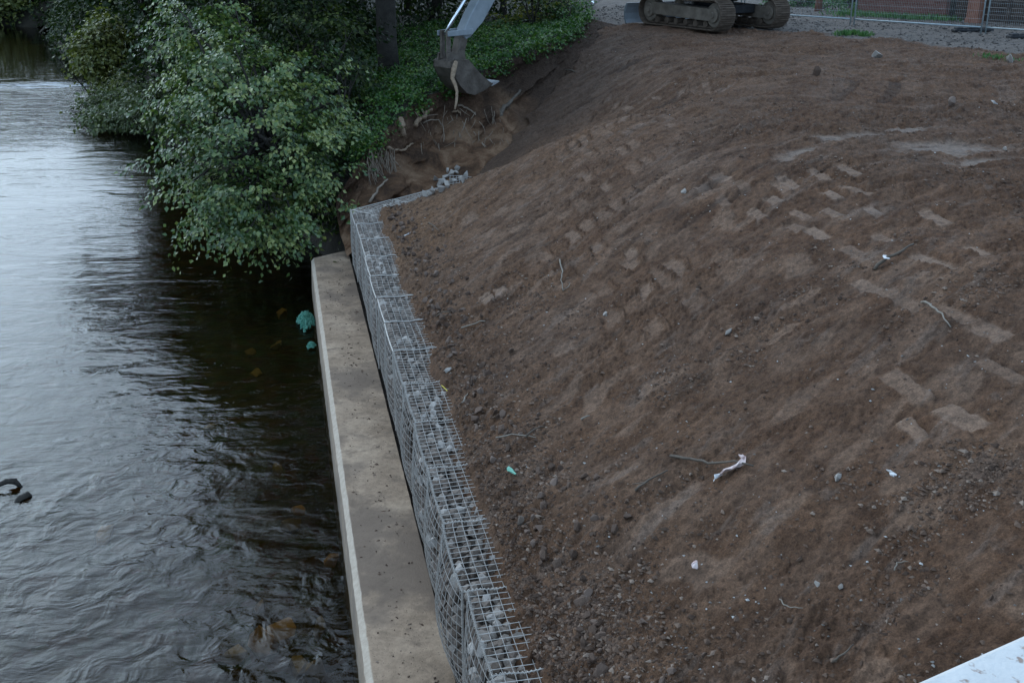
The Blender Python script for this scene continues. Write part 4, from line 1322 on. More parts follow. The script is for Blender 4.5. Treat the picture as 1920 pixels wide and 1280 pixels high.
    for sd in (-0.1, 0.1):
        a0, a1 = Vector(rod_end), Vector(bk_ear)
        dd = (a1 - a0).normalized(); pp = Vector((-dd.y, dd.x))
        m.extrude([tuple(v) for v in (a0 - dd * .06 - pp * .045, a1 + dd * .06 - pp * .045, a1 + dd * .06 + pp * .045, a0 - dd * .06 + pp * .045)], P0, e, Z, n, sd - 0.03, sd + 0.03)
    m.build("bucket_link", M['xsteel'], root)
    # bucket: curved shell, side plates, lip, teeth; opens towards the machine
    back = [(a_ * 0.88, b_ * 0.90) for a_, b_ in [(0.08, -0.13), (-0.12, -0.12), (-0.33, -0.09), (-0.47, -0.15), (-0.48, -0.30), (-0.36, -0.52), (-0.18, -0.76), (0.02, -0.93), (0.26, -0.99), (0.56, -0.92), (0.88, -0.78)]]
    WB = 0.31
    m = MB()
    k = len(back)
    vs, fs = [], []
    ins = []
    for i, (a, b) in enumerate(back):
        p0 = Vector(back[max(i - 1, 0)]); p1 = Vector(back[min(i + 1, k - 1)])
        t = (p1 - p0).normalized(); nn = Vector((-t.y, t.x))
        ins.append((a + nn.x * 0.035, b + nn.y * 0.035))
    for d in (-WB, WB):
        vs += [Q(a, b) + n * d for a, b in back] + [Q(a, b) + n * d for a, b in ins]
    for i in range(k - 1):
        fs += [(i, i + 1, 2 * k + i + 1, 2 * k + i), (k + i + 1, k + i, 3 * k + i, 3 * k + i + 1), (i + 1, i, k + i, k + i + 1), (2 * k + i, 2 * k + i + 1, 3 * k + i + 1, 3 * k + i)]
    fs += [(0, 2 * k, 3 * k, k), (k - 1, 2 * k - 1, 4 * k - 1, 3 * k - 1)]
    m.add(vs, fs)
    for sd in (-WB, WB - 0.03):
        m.extrude(back + [(0.65, -0.63), (0.37, -0.41), (0.17, -0.22)], P0, e, Z, n, sd - 0.004, sd + 0.034)
    bucket = m.build("bucket", M['xsteel'], root)
    m = MB()
    for sd in (-0.16, 0.16):
        m.extrude([(-0.42, -0.14), (-0.40, 0.02), (-0.28, 0.05), (-0.12, -0.02), (-0.04, 0.08), (0.07, 0.06), (0.10, -0.14)], P0, e, Z, n, sd - 0.02, sd + 0.02)
    m.build("ear_plate", M['xsteel'], bucket)
    tm = MB()
    tm.extrude([(-0.06, -0.05), (0.18, -0.012), (0.18, 0.012), (-0.06, 0.05)], Vector((0, 0, 0)), Vector((0, 1, 0)), Z, Vector((1, 0, 0)), -0.045, 0.045)
    t0 = tm.build("tooth", M['xchrome']); tme = t0.data
    tme.materials.clear(); tme.materials.append(simple_mat("worn_tooth_steel", (0.35, 0.36, 0.37), (0.55, 0.56, 0.58), 9, 0.4, 0.6, 0.2, 0.01))
    bpy.data.objects.remove(t0)
    tdir = (e * 0.95 + Z * 0.18).normalized()
    tn = n.cross(tdir).normalized() * -1
    for i in range(5):
        o = bpy.data.objects.new("tooth", tme); COL.objects.link(o); o.parent = bucket
        mat = Matrix((n, tdir, n.cross(tdir))).transposed().to_4x4()
        mat.translation = Q(0.79, -0.69) + n * (-WB + 0.05 + i * (2 * WB - 0.1) / 4)
        o.matrix_local = mat
build_excavator()

# ------------------------------------------------------------------ yard: site fence, wall, timber fence, hedge
M['galv'] = simple_mat("galvanised_tube", (0.30, 0.36, 0.37), (0.44, 0.50, 0.51), 12, 0.5, 0.4, 0.0)
M['brick'] = None
def brick_mat():
    t = NT("weathered_brick")
    w = t.coord('Object')
    b = t.node("ShaderNodeTexBrick")
    t.put(b.inputs['Vector'], t.coord('Object', (1, 1, 1), (R(90), 0, 0)))
    b.inputs['Scale'].default_value = 1.0
    b.inputs['Brick Width'].default_value = 0.225; b.inputs['Row Height'].default_value = 0.075; b.inputs['Mortar Size'].default_value = 0.008
    b.inputs['Color1'].default_value = (0.15, 0.065, 0.05, 1); b.inputs['Color2'].default_value = (0.20, 0.095, 0.075, 1); b.inputs['Mortar'].default_value = (0.18, 0.13, 0.11, 1)
    col = t.mix(0.5, b.outputs['Color'], t.ramp(t.noise(w, 2, 5), [(0.3, 0.6), (0.7, 1.2)]), 'MULTIPLY')
    t.pbr(col, 0.9, 0, t.bump(b.outputs['Fac'], 0.4, -0.01), 0.2)
    return t.m
M['brick'] = brick_mat()
M['timber'] = simple_mat("brown_fence_board", (0.045, 0.032, 0.026), (0.085, 0.060, 0.046), 4, 0.85, 0, 0.4, 0.01, 0.3, 0.25)
M['pier'] = simple_mat("orange_brick_pier", (0.20, 0.085, 0.055), (0.30, 0.14, 0.09), 8, 0.9, 0, 0.4, 0.01)

def build_yard():
    F1, F0 = Vector((12.05, 28.3, 0)), Vector((9.53, 31.1, 0))
    step = (F1 - F0)
    e = step.normalized(); n = Vector((-e.y, e.x, 0))
    where = ["mesh site fence panel at the right picture edge", "mesh site fence panel in front of the brick wall", "mesh site fence panel in front of the green hedge", "mesh site fence panel half hidden by the excavator track"]
    for i, lab in enumerate(where):
        a = F1 - step * (i - 1) ; b = F1 - step * i
        a, b = b, a                                   # a left, b right
        ln = (b - a).length - 0.12
        z0 = PLAT + 0.16
        root = empty("site_fence_panel", a + Vector((0, 0, z0)))
        tag(root, lab, "fence", "temporary mesh fence panels")
        e2 = (b - a).normalized()
        P = lambda s, h: e2 * (0.06 + s) + Vector((0, 0, h))
        for s in (0, ln):
            m = MB(); m.cyl(P(s, -0.16), P(s, 1.95), 0.021, 8); m.build("post", M['galv'], root, True)
        for h in (0.0, 1.9):
            m = MB(); m.cyl(P(0, h), P(ln, h), 0.019, 8); m.build("rail", M['galv'], root, True)
        m = MB()
        for k in range(1, int(ln / 0.05)):
            m.tube([P(k * 0.05, 0), P(k * 0.05, 1.9)], 0.0016, 3, False)
        for k in range(1, 10):
            m.tube([P(0, k * 0.2), P(ln, k * 0.2)], 0.0018, 3, False)
        m.build("wire_infill", M['galv'], root)
    # block feet
    for (px_, py_, ang, lab) in [(1808, 60, 0.25, "black rubber block left of the fence joint"), (1838, 59, 0.2, "black rubber block under the fence joint"), (1912, 72, 0.3, "black rubber block at the right picture edge")]:
        p = ground_hit(px_, py_)
        m = MB()
        m.box((0, 0, 0.035), (0.62, 0.24, 0.07))
        m.box((-0.17, 0, 0.095), (0.20, 0.20, 0.05), None, 0.85); m.box((0.17, 0, 0.095), (0.20, 0.20, 0.05), None, 0.85)
        m.box((0, 0, 0.085), (0.10, 0.16, 0.03))
        o = m.build("ballast_block", M['xblack'], None, bevel=0.02)
        o.location = p; o.rotation_euler = (0, 0, ang + math.atan2(e.y, e.x) + 0.7)
        tag(o, lab, "block", "black rubber fence blocks")
    # brick wall behind
    a, b = Vector((10.9, 35.0, PLAT)), Vector((12.85, 32.87, PLAT))
    e2 = (b - a).normalized(); ang = math.atan2(e2.y, e2.x)
    m = MB(); L = (b - a).length
    m.box((L / 2, 0, 1.0), (L, 0.22, 2.1)); m.box((L / 2, 0, 2.10), (L, 0.28, 0.09))
    o = m.build("brick_wall", M['brick']); o.location = a; o.rotation_euler = (0, 0, ang)
    tag(o, "weathered brown brick wall behind the mesh fence", "wall")
    m = MB(); m.box((0, 0, 1.0), (0.12, 0.12, 2.2)); m.box((0, 0, 2.12), (0.16, 0.16, 0.05))
    o = m.build("fence_post", M['bark']); o.location = a + e2 * (L + 0.14); o.rotation_euler = (0, 0, ang)
    tag(o, "dark timber post at the right end of the brick wall", "post")
    # board fence
    a2 = a + e2 * (L + 0.21)
    root = empty("board_fence", a2); root.rotation_euler = (0, 0, ang)
    tag(root, "dark brown horizontal board fence behind the mesh fence", "fence")
    bm_ = MB(); bm_.box((0, 0, 0), (1.55, 0.025, 0.19))
    b0 = bm_.build("board", M['timber']); bme = b0.data; bpy.data.objects.remove(b0)
    for c in range(3):
        for k in range(9):
            o = bpy.data.objects.new("board", bme); COL.objects.link(o); o.parent = root
            o.location = (0.8 + c * 1.62, random.uniform(-0.006, 0.006), 0.12 + k * 0.2); o.rotation_euler = (0.08, random.uniform(-.004, .004), 0)
        m = MB(); m.box((1.60 + c * 1.62, -0.02, 0.95), (0.09, 0.09, 2.0)); m.build("post", M['timber'], root)
    m = MB(); m.box((0, 0, 1.0), (0.34, 0.34, 2.1)); m.box((0, 0, 2.1), (0.42, 0.42, 0.1)); m.box((0, 0, 0.06), (0.38, 0.38, 0.14))
    o = m.build("brick_pier", M['pier']); o.location = a2 + e2 * 0.78 - Vector((-e2.y, e2.x, 0)) * 0.32; o.rotation_euler = (0, 0, ang)
    tag(o, "orange brick pier in front of the board fence", "pier")
    # hedge and shrub left of the wall
    def hp(px, py, zc): 
        p = at_depth(px, py, zc); return (p.x, p.y, p.z)
    tree("hedge_bush", "bright green rounded bush behind the mesh fence, left of the brick wall", "bush", (10.4, 35.0, PLAT), [(hp(1605, 2, 34.5), (0.62, 0.6, 0.55)), (hp(1580, -25, 35), (0.7, 0.7, 0.6))],
         M['leaf_hedge'], 0.09, 130, 22, 0.15, 0.05, None, 120, 0.55, 0.22, stems=3)
    tree("hedge_bush", "bright green low hedge behind the mesh fence, beside the excavator", "bush", (9.4, 37.6, PLAT), [(hp(1520, -2, 37.5), (0.85, 0.7, 0.42)), (hp(1480, -15, 38), (0.8, 0.7, 0.5))],
         M['leaf_hedge'], 0.09, 130, 22, 0.16, 0.05, None, 121, 0.6, 0.2, stems=3)
    p = ground_hit(1547, 26)
    m = MB(); m.tube([(0, 0, -0.1), (0.02, 0, 0.8), (-0.03, 0.03, 2.2)], [0.13, 0.10, 0.08], 8)
    o = m.build("stump_post", M['pier'], None, True); o.location = (10.05, 36.6, PLAT)
    tag(o, "reddish tree stem between the two green bushes", "tree stem")
    # grass tufts at the plateau edge
    rg = np.random.default_rng(5)
    def tuft(name, label, pts, n, hgt):
        C = []
        for _ in range(n):
            q = pts[rg.integers(len(pts))]
            x, y = q[0] + rg.normal(0, q[2]), q[1] + rg.normal(0, q[3])
            C.append((x, y, gz(x, y)))
        C = np.array(C)
        k = len(C)
        N = rg.normal(size=(k, 3)) * np.array([1, 1, 0.2]); T = np.array([0, 0, 1.0]) + rg.normal(0, 0.35, (k, 3))
        o = link(name, leaves_mesh(name, C, N, T, hgt * rg.uniform(0.5, 1.3, k), rg.uniform(0.3, 1, k), SLIM), M['leaf_hedge'])
        tag(o, label, "grass", kind="stuff")
    g = [ground_hit(px_, py_) for px_, py_ in ((1580, 66), (1600, 66), (1620, 69))]
    tuft("grass_tuft", "small bright green grass tuft at the slope top", [(q.x, q.y, 0.10, 0.10) for q in g], 420, 0.13)
    gp = [(a + e2 * (L * t) - Vector((-e2.y, e2.x, 0)) * 0.35) for t in (0.0, 0.2, 0.4, 0.6, 0.8, 1.0)]
    tuft("grass_verge", "green grass verge at the foot of the brick wall", [(q.x, q.y, 0.35, 0.3) for q in gp], 1500, 0.16)
    g = [ground_hit(px_, py_) for px_, py_ in ((1850, 108), (1870, 110), (1895, 114))]
    tuft("grass_wisp", "thin grass wisps at the slope edge near the right", [(q.x, q.y, 0.15, 0.05) for q in g], 120, 0.09)
build_yard()

# ------------------------------------------------------------------ roots, twigs, stones, litter on the earth
def twig(name, label, cat, pxs, rad_, mat, lift=0.02, forks=(), hit=ground_hit, group=None, taper=0.5):
    rad = rad_ * (0.78 if hit is ground_hit else 1.0)
    pts = []
    for i, (x, y) in enumerate(pxs):
        p = hit(x, y)
        pts.append(p + Vector((0, 0, lift + (0.02 if 0 < i < len(pxs) - 1 else 0))))
    # refine
    fine = []
    for i in range(len(pts) - 1):
        for t in (0, 0.34, 0.67):
            q = pts[i].lerp(pts[i + 1], t)
            fine.append(q + Vector(rng.normal(0, rad * 0.45, 3)))
    fine.append(pts[-1])
    n = len(fine)
    m = MB()
    m.tube(fine, [rad * (1 - (1 - taper) * i / (n - 1)) for i in range(n)], 6)
    for fk in forks:
        fp = [hit(x, y) + Vector((0, 0, lift)) for x, y in fk]
        m.tube(fp, [rad * 0.6 - rad * 0.3 * i / (len(fp) - 1) for i in range(len(fp))], 5)
    c = sum(fine, Vector()) / n
    m.v = [tuple(Vector(v) - c) for v in m.v]
    o = m.build(name, mat, None, True)
    o.location = c
    tag(o, label, cat, group)
    return o

twig("forked_twig", "pale forked twig standing out in the middle of the slope", "twig", [(1050, 490), (1054, 515), (1052, 530), (1056, 548)], 0.012, M['twigpale'], 0.02, [[(1056, 547), (1066, 541), (1069, 534)]])
twig("stick", "dark stick beside the white scrap on the upper right slope", "stick", [(1640, 507), (1665, 493), (1690, 482), (1712, 464)], 0.022, M['twig'], 0.03)
twig("root", "thin pale curved root on the right of the slope", "root", [(1728, 571), (1745, 582), (1765, 598), (1782, 618)], 0.014, M['twigpale'], 0.02)
twig("stick", "long dark stick touching the torn pink paper", "stick", [(1257, 861), (1295, 872), (1330, 879), (1375, 877), (1412, 880)], 0.016, M['twig'], 0.03)
twig("stick", "straight brown stick below the centre of the slope", "stick", [(1190, 925), (1215, 908), (1252, 886)], 0.013, M['twig'], 0.02, [[(1215, 908), (1200, 910), (1185, 912)]])
twig("twig", "short twig near the left side of the slope, below the clods", "twig", [(1090, 790), (1106, 783)], 0.014, M['twigpale'], 0.02)
twig("twig", "thin twig lying beside the loose clods left of centre", "twig", [(930, 826), (960, 823), (1005, 826)], 0.010, M['twigpale'], 0.03)
twig("twig", "dark crooked twig by the gabion edge, left of centre", "twig", [(985, 824), (1005, 812), (1022, 806)], 0.012, M['twig'], 0.03)
twig("root", "looped pale rootlet near the bottom of the slope", "root", [(1462, 1128), (1468, 1142), (1482, 1148), (1505, 1143)], 0.006, M['twigpale'], 0.015)
twig("root", "fine curved rootlet at the lower right", "root", [(1676, 1073), (1681, 1064), (1702, 1058)], 0.006, M['twigpale'], 0.015)
twig("twig", "dark curved twig near the bottom edge of the slope", "twig", [(1558, 1244), (1580, 1235), (1600, 1212)], 0.010, M['twig'], 0.015)
twig("stick", "dark stick high on the shaded part of the slope", "stick", [(1022, 122), (1040, 130), (1060, 136), (1078, 139)], 0.035, M['twig'], 0.04)
twig("twig", "thin dark twig on the warm earth above the gabion wall", "twig", [(804, 420), (814, 428), (824, 436)], 0.012, M['twig'], 0.02)
twig("twig", "slanting twig beside the yellow-marked gabion wire", "twig", [(868, 766), (872, 758), (877, 748)], 0.012, M['twigpale'], 0.06)
twig("twig", "twig lying on the crumbly soil above the sixth basket", "twig", [(818, 598), (830, 592), (845, 589)], 0.013, M['twig'], 0.03)
twig("twig", "pale twig on crumbly soil right of the wall middle", "twig", [(866, 621), (882, 615), (910, 607)], 0.014, M['twigpale'], 0.03)
# roots of the cut bank
twig("root", "thick pale forked root sticking out of the cut bank", "root", [(779, 243), (786, 232), (796, 224), (806, 216), (818, 211)], 0.055, M['root'], 0.08, [[(796, 222), (792, 214), (788, 208)]], bank_hit)
twig("root", "stubby pale root stump on the left of the cut bank", "root", [(753, 240), (752, 250), (757, 265)], 0.075, M['root'], 0.12, (), bank_hit, None, 1.0)
twig("root", "pale branching root low on the left of the cut bank", "root", [(727, 286), (740, 291), (757, 292), (766, 286), (775, 278)], 0.035, M['root'], 0.1, (), bank_hit)
twig("root", "thin pale root in the middle of the cut bank", "root", [(794, 234), (808, 231), (822, 231), (830, 240), (833, 258), (832, 270)], 0.018, M['rootfine'], 0.05, (), bank_hit)
twig("root", "long thin root running down right of the bucket", "root", [(858, 200), (870, 206), (884, 214), (892, 220)], 0.028, M['rootfine'], 0.05, (), bank_hit)
twig("root", "short pale root end right of the hanging root", "root", [(850, 216), (858, 215), (864, 216)], 0.028, M['root'], 0.06, [[(863, 213), (864, 222)]], bank_hit)
twig("root", "thick dark root lying in the hollow below the bushes", "root", [(938, 218), (950, 206), (962, 192), (975, 172)], 0.06, M['twig'], 0.03, (), bank_hit)
twig("root", "slanting pale root against the lower left of the cut bank", "root", [(694, 384), (706, 368), (718, 352), (727, 342)], 0.03, M['rootfine'], 0.06, (), bank_hit)
# root hanging from the bucket
m = MB()
hang = [at_depth(855, 116, 22.9), at_depth(851, 130, 22.85), at_depth(848, 147, 22.8), at_depth(853, 158, 22.75), at_depth(857, 172, 22.7), at_depth(856, 190, 22.6), at_depth(853, 205, 22.5)]
m.tube(hang, [0.045, 0.06, 0.045, 0.04, 0.032, 0.03, 0.02], 7)
c = hang[-1]; m.v = [tuple(Vector(v) - c) for v in m.v]
o = m.build("root", M['root'], None, True); o.location = c
tag(o, "orange-brown root hanging down in front of the digger bucket", "root")

def root_tangle():
    rg = np.random.default_rng(31)
    m = MB()
    for _ in range(95):
        x0 = rg.uniform(690, 742); y0 = rg.uniform(278, 318)
        p = bank_hit(x0, y0) + Vector((0, -0.12, 0.05))
        L = rg.uniform(0.35, 0.95)
        pts = [p]
        v = Vector((rg.normal(0.10, 0.16), rg.normal(-0.12, 0.14), -1)).normalized()
        for k in range(5):
            v = (v + Vector((rg.normal(0, 0.16), rg.normal(0, 0.16), -0.08))).normalized()
            pts.append(pts[-1] + v * L / 5)
        r0 = rg.uniform(0.005, 0.014)
        m.tube(pts, [r0 * (1 - 0.13 * k) for k in range(6)], 4, False)
    for _ in range(60):
        x0 = rg.uniform(770, 960); y0 = rg.uniform(200, 275)
        p = bank_hit(x0, y0) + Vector((0, -0.08, 0.05))
        v = Vector((rg.normal(0, 0.4), rg.normal(-0.2, 0.3), -1)).normalized(); L = rg.uniform(0.2, 0.6)
        pts = [p]
        for k in range(4):
            v = (v + Vector(rg.normal(0, 0.2, 3))).normalized(); pts.append(pts[-1] + v * L / 4)
        r0 = rg.uniform(0.004, 0.010)
        m.tube(pts, [r0 * (1 - 0.15 * k) for k in range(5)], 4, False)
    o = m.build("root_tangle", M['rootfine'])
    tag(o, "tangle of fine hanging roots over the cut bank", "roots", kind="stuff")
root_tangle()

# rubble at the buried end of the return wall
rub = [(830, 344), (845, 330), (858, 318), (838, 352), (828, 358), (850, 342), (822, 350), (812, 362), (840, 322), (818, 338), (862, 338), (872, 332), (806, 366), (798, 368), (856, 326), (834, 334), (868, 342)]
for i, (x, y) in enumerate(rub):
    p = bank_hit(x, y)
    o = put_rock("rubble_block", PALE_ROCKS[i % 6], p + Vector((0, -0.05, 0.05)), random.uniform(0.14, 0.24))
    tag(o, "pale broken concrete lump in the rubble at the buried wall end", "rubble", "rubble at the buried wall end")
m = MB()
for k in range(5):
    a, b = at_depth(842, 330 + k * 5, 21.2), at_depth(892, 334 + k * 3.2, 21.9)
    m.tube([a, a.lerp(b, 0.5) + Vector((0, 0, 0.03)), b], 0.006, 4, False)
for k in range(8):
    a, b = at_depth(844 + k * 6, 329 + k * 0.6, 21.2 + k * 0.09), at_depth(843 + k * 6.2, 349 - k * 0.6, 21.15 + k * 0.09)
    m.tube([a, b], 0.005, 4, False)
c = at_depth(866, 350, 21.5); m.v = [tuple(Vector(v) - c) for v in m.v]
o = m.build("bent_mesh_panel", M['wire']); o.location = c
tag(o, "bent loose wire mesh panel lying on the rubble", "wire mesh")

# clods along the gabion edge
rg = np.random.default_rng(91)
n_cl = 0
while n_cl < 260:
    s = rg.uniform(4.6, 18.4); d = abs(rg.normal(0, 0.22)) + 0.02 + 0.5 * (rg.random() < 0.2) * rg.random()
    if noise2(np.array(s * 0.9), np.array(1.0), 4) < -0.35 and rg.random() < 0.7:
        continue
    p = su(s, 1.60 + d)
    size = rg.uniform(0.04, 0.105) * (1.15 - 0.5 * min(d, 1))
    o = put_rock("soil_clod", CLODS[rg.integers(8)], (p.x, p.y, gz(p.x, p.y) + size * 0.18), size)
    tag(o, "brown soil clod at the earth edge beside the %s gabion basket from the bridge" % ORD[int(min(max(s - 4.7, 0), 13))], "clod", "clods along the gabion edge")
    n_cl += 1

def scatter_stuff(name, label, cat, n, gen, mat, smin, smax, seed, skew=1.0):
    """joined crumbs: small low-poly lumps"""
    rg = np.random.default_rng(seed)
    T = np.array([(1, 0, 0), (-1, 0, 0), (0, 1, 0), (0, -1, 0), (0, 0, 0.8), (0, 0, -0.8)], float)
    TF = np.array([(0, 2, 4), (2, 1, 4), (1, 3, 4), (3, 0, 4), (2, 0, 5), (1, 2, 5), (3, 1, 5), (0, 3, 5)])
    C = gen(rg, n)
    k = len(C)
    S = smin + (smax - smin) * rg.random(k) ** skew
    S *= rg.uniform(0.6, 1, k)
    A = rg.uniform(0, 6.28, k); ca, sa = np.cos(A), np.sin(A)
    V = T[None] * (1 + rg.normal(0, 0.28, (k, 6, 3))) * np.stack([rg.uniform(0.7, 1.5, k), rg.uniform(0.6, 1.1, k), rg.uniform(0.5, 0.9, k)], -1)[:, None, :]
    X = V[..., 0] * ca[:, None] - V[..., 1] * sa[:, None]; Y = V[..., 0] * sa[:, None] + V[..., 1] * ca[:, None]
    V = np.stack([X, Y, V[..., 2]], -1) * S[:, None, None] * 0.5 + C[:, None, :]
    F = (TF[None] + (np.arange(k) * 6)[:, None, None]).reshape(-1, 3)
    me = np_mesh(name, V.reshape(-1, 3), F, False)
    add_attr(me, 'tone', np.repeat(rg.random(k), 6))
    tag(link(name, me, mat), label, cat, kind="stuff")

def tone_mat(name, stops, rough=0.9):
    t = NT(name)
    v = t.coord('Object')
    col = t.mix(0.5, t.ramp(t.attr('tone'), stops), t.ramp(t.noise(v, 30, 3), [(0.3, 0.6), (0.7, 1.2)]), 'MULTIPLY')
    t.pbr(col, rough, 0, None, 0.3)
    return t.m
M['crumb'] = tone_mat("soil_crumbs", [(0.0, (0.055, 0.032, 0.021)), (0.5, (0.10, 0.062, 0.042)), (0.85, (0.155, 0.098, 0.067)), (1.0, (0.25, 0.185, 0.14))])
M['pebble'] = tone_mat("pale_pebbles", [(0.0, (0.12, 0.10, 0.085)), (0.6, (0.22, 0.195, 0.17)), (1.0, (0.5, 0.48, 0.45))], 0.7)
def on_slope(rg, n, dens=None):
    out = []
    C = np.zeros((0, 3))
    while len(C) < n:
        r = np.exp(rg.uniform(math.log(4), math.log(30), n * 3)); a = np.radians(rg.uniform(-9, 32, n * 3))
        x, y = r * np.sin(a), r * np.cos(a)
        z, sm, wet, cr, d, grav, s, u, nw = terrain(x, y)
        pr = np.clip(0.04 + 0.8 * np.exp(-np.maximum(d, 0) / 0.5) + 2.2 * np.maximum(fbm(s * 0.9, u * 0.9, 4, 11), 0) ** 1.5 - 0.6 * sm - wet, 0.01, 1)
        if dens is not None: pr = dens(s, u, d, sm)
        ok = (d > -0.05) & (rg.random(len(x)) < pr) & (grav < 0.5)
        C = np.concatenate([C, np.stack([x, y, z - 0.001], -1)[ok]])
    return C[:n]
scatter_stuff("soil_crumbs", "loose dark soil crumbs scattered over the slope", "soil", 52000, on_slope, M['crumb'], 0.012, 0.060, 201, 3.0)
scatter_stuff("pale_pebbles", "tiny pale pebbles dotted over the brown slope", "pebbles", 1700, lambda rg, n: on_slope(rg, n, lambda s, u, d, sm: np.full(s.shape, 0.4)), M['pebble'], 0.008, 0.034, 202)
def ledge_pts(rg, n):
    s = rg.uniform(2, 19.2, n); u = 0.42 + 0.52 * rg.random(n) ** 0.7
    return np.stack([s * DX + u * UX, s * DY + u * UY, np.full(n, 0.655)], -1)
scatter_stuff("ledge_crumbs", "dark specks of soil lying on the concrete ledge", "soil", 900, ledge_pts, M['crumb'], 0.006, 0.045, 203, 2.5)
def yard_pts(rg, n):
    x = rg.uniform(1.5, 16, n * 5); y = rg.uniform(22, 40, n * 5)
    z, sm, wet, cr, d, grav, s, u, nw = terrain(x, y)
    ok = grav > 0.5
    return np.stack([x, y, z + 0.01], -1)[ok][:n]
M['grit'] = tone_mat("yard_grit", [(0.0, (0.05, 0.042, 0.037)), (0.6, (0.11, 0.094, 0.083)), (1.0, (0.22, 0.195, 0.175))])
scatter_stuff("yard_gravel", "grey gravel lumps on the yard behind the slope", "gravel", 5000, yard_pts, M['grit'], 0.02, 0.12, 204)

# single stones and litter
def stone_px(px_, py_, size, label, name="stone", cat="stone", mes=PALE_ROCKS, lift=0.2):
    p = ground_hit(px_, py_)
    o = put_rock(name, mes[random.randrange(len(mes))], p + Vector((0, 0, size * lift)), size)
    tag(o, label, cat); return o
stone_px(1646, 108, 0.26, "pale yellowish stone on the flat ground below the grass tuft")
stone_px(1893, 117, 0.24, "pale grey stone at the slope edge near the right picture edge")
stone_px(993, 200, 0.16, "pale greenish-white stone in the dark hollow of the slope")
stone_px(1092, 1130, 0.11, "grey stone half sunk in the slope, lower left", mes=CLODS, lift=0.05)
stone_px(1135, 592, 0.08, "small pale stone in the centre-left of the slope")
stone_px(1366, 626, 0.09, "small pale stone in the middle of the slope")
stone_px(1282, 362, 0.09, "small white stone above the middle of the slope")
stone_px(840, 697, 0.09, "white stone among the clods beside the gabion wall")
stone_px(976, 980, 0.10, "smooth pinkish stone near the gabion edge, lower part", mes=ROCKS)
stone_px(1532, 1098, 0.055, "white chip near the bottom of the slope, left one of two")
stone_px(1575, 1104, 0.045, "white chip near the bottom of the slope, right one of two")
stone_px(1883, 282, 0.08, "white stone in the puddled mud on the right")
stone_px(1784, 198, 0.17, "dark clod standing up on the upper right mud", "soil_clod", "clod", CLODS, 0.3)
stone_px(1530, 142, 0.22, "large dark clod on the flat ground below the tracks", "soil_clod", "clod", CLODS, 0.2)
stone_px(1570, 900, 0.10, "pale stone in a dark hole on the lower right slope")

M['whitelitter'] = simple_mat("white_plastic", (0.42, 0.40, 0.38), (0.80, 0.80, 0.80), 26, 0.35, 0, 0.0)
M['pinklitter'] = simple_mat("torn_pink_paper", (0.42, 0.24, 0.21), (0.72, 0.62, 0.58), 16, 0.7, 0, 0.2, 0.005)
M['greenlitter'] = simple_mat("green_plastic", (0.10, 0.34, 0.24), (0.22, 0.46, 0.34), 12, 0.4, 0, 0.0)
M['yellowpaint'] = simple_mat("yellow_tape", (0.62, 0.50, 0.04), (0.70, 0.58, 0.06), 12, 0.5, 0, 0.0)
M['net'] = simple_mat("green_netting", (0.02, 0.15, 0.095), (0.12, 0.32, 0.24), 26, 0.55, 0, 0.6, 0.01)
def scrap(name, label, cat, pxs, mat, lift=0.03, crumple=0.012):
    """a torn crumpled sheet following a strip of pixels on the ground; pxs = centre line with half widths (px)"""
    m = MB()
    rows = []
    for x, y, hw in pxs:
        p = ground_hit(x, y); w = hw / 2000 * (p - Vector((0, 0, CAM_Z))).length
        nd = Vector((0.6, 0.8, 0)).normalized()
        rows.append([p + nd * (w * k) + Vector((rng.normal(0, crumple), rng.normal(0, crumple), lift + abs(rng.normal(0, crumple)))) for k in (-1, -0.3, 0.35, 1)])
    vs = [v for r_ in rows for v in r_]; k = len(rows)
    low = [v - Vector((0, 0, 0.006)) for v in vs]
    fs = []
    for i in range(k - 1):
        for j in range(3):
            q = (i * 4 + j, i * 4 + j + 1, (i + 1) * 4 + j + 1, (i + 1) * 4 + j)
            fs.append(q); fs.append(tuple(4 * k + t for t in reversed(q)))
    c = sum(vs, Vector()) / len(vs)
    m.add([v - c for v in vs + low], fs)
    o = m.build(name, mat); o.location = c
    tag(o, label, cat); return o
scrap("paper_scrap", "torn pink and white paper strip on the lower slope", "litter", [(1390, 862, 4), (1394, 870, 7), (1386, 879, 9), (1374, 886, 11), (1362, 890, 7), (1350, 897, 8)], M['pinklitter'], 0.03, 0.018)
scrap("paper_scrap", "white torn end of paper beside the pink strip", "litter", [(1348, 898, 5), (1342, 903, 10), (1338, 909, 5)], M['whitelitter'], 0.035, 0.01)
scrap("plastic_scrap", "bright white plastic scrap on the right of the lower slope", "litter", [(1664, 895, 4), (1671, 898, 9), (1678, 902, 4)], M['whitelitter'], 0.04, 0.01)
scrap("plastic_scrap", "bright white plastic scrap beside the dark stick", "litter", [(1657, 492, 3), (1661, 495, 6), (1665, 498, 3)], M['whitelitter'], 0.06, 0.01)
scrap("plastic_scrap", "green plastic scrap beside the gabion wall", "litter", [(953, 888, 3), (960, 892, 7), (967, 898, 4)], M['greenlitter'], 0.04, 0.012)
scrap("paper_scrap", "small pink scrap low on the slope", "litter", [(1303, 1061, 2), (1305, 1066, 3), (1304, 1072, 2)], M['pinklitter'], 0.03, 0.01)
scrap("plastic_scrap", "glinting silver scrap on the upper right mud", "litter", [(1858, 196, 4), (1864, 199, 5), (1870, 202, 3)], M['whitelitter'], 0.04, 0.012)
scrap("paper_scrap", "white crumbled scrap on the earth above the wall corner", "litter", [(748, 450, 3), (757, 446, 3), (767, 442, 2)], M['whitelitter'], 0.03, 0.008)
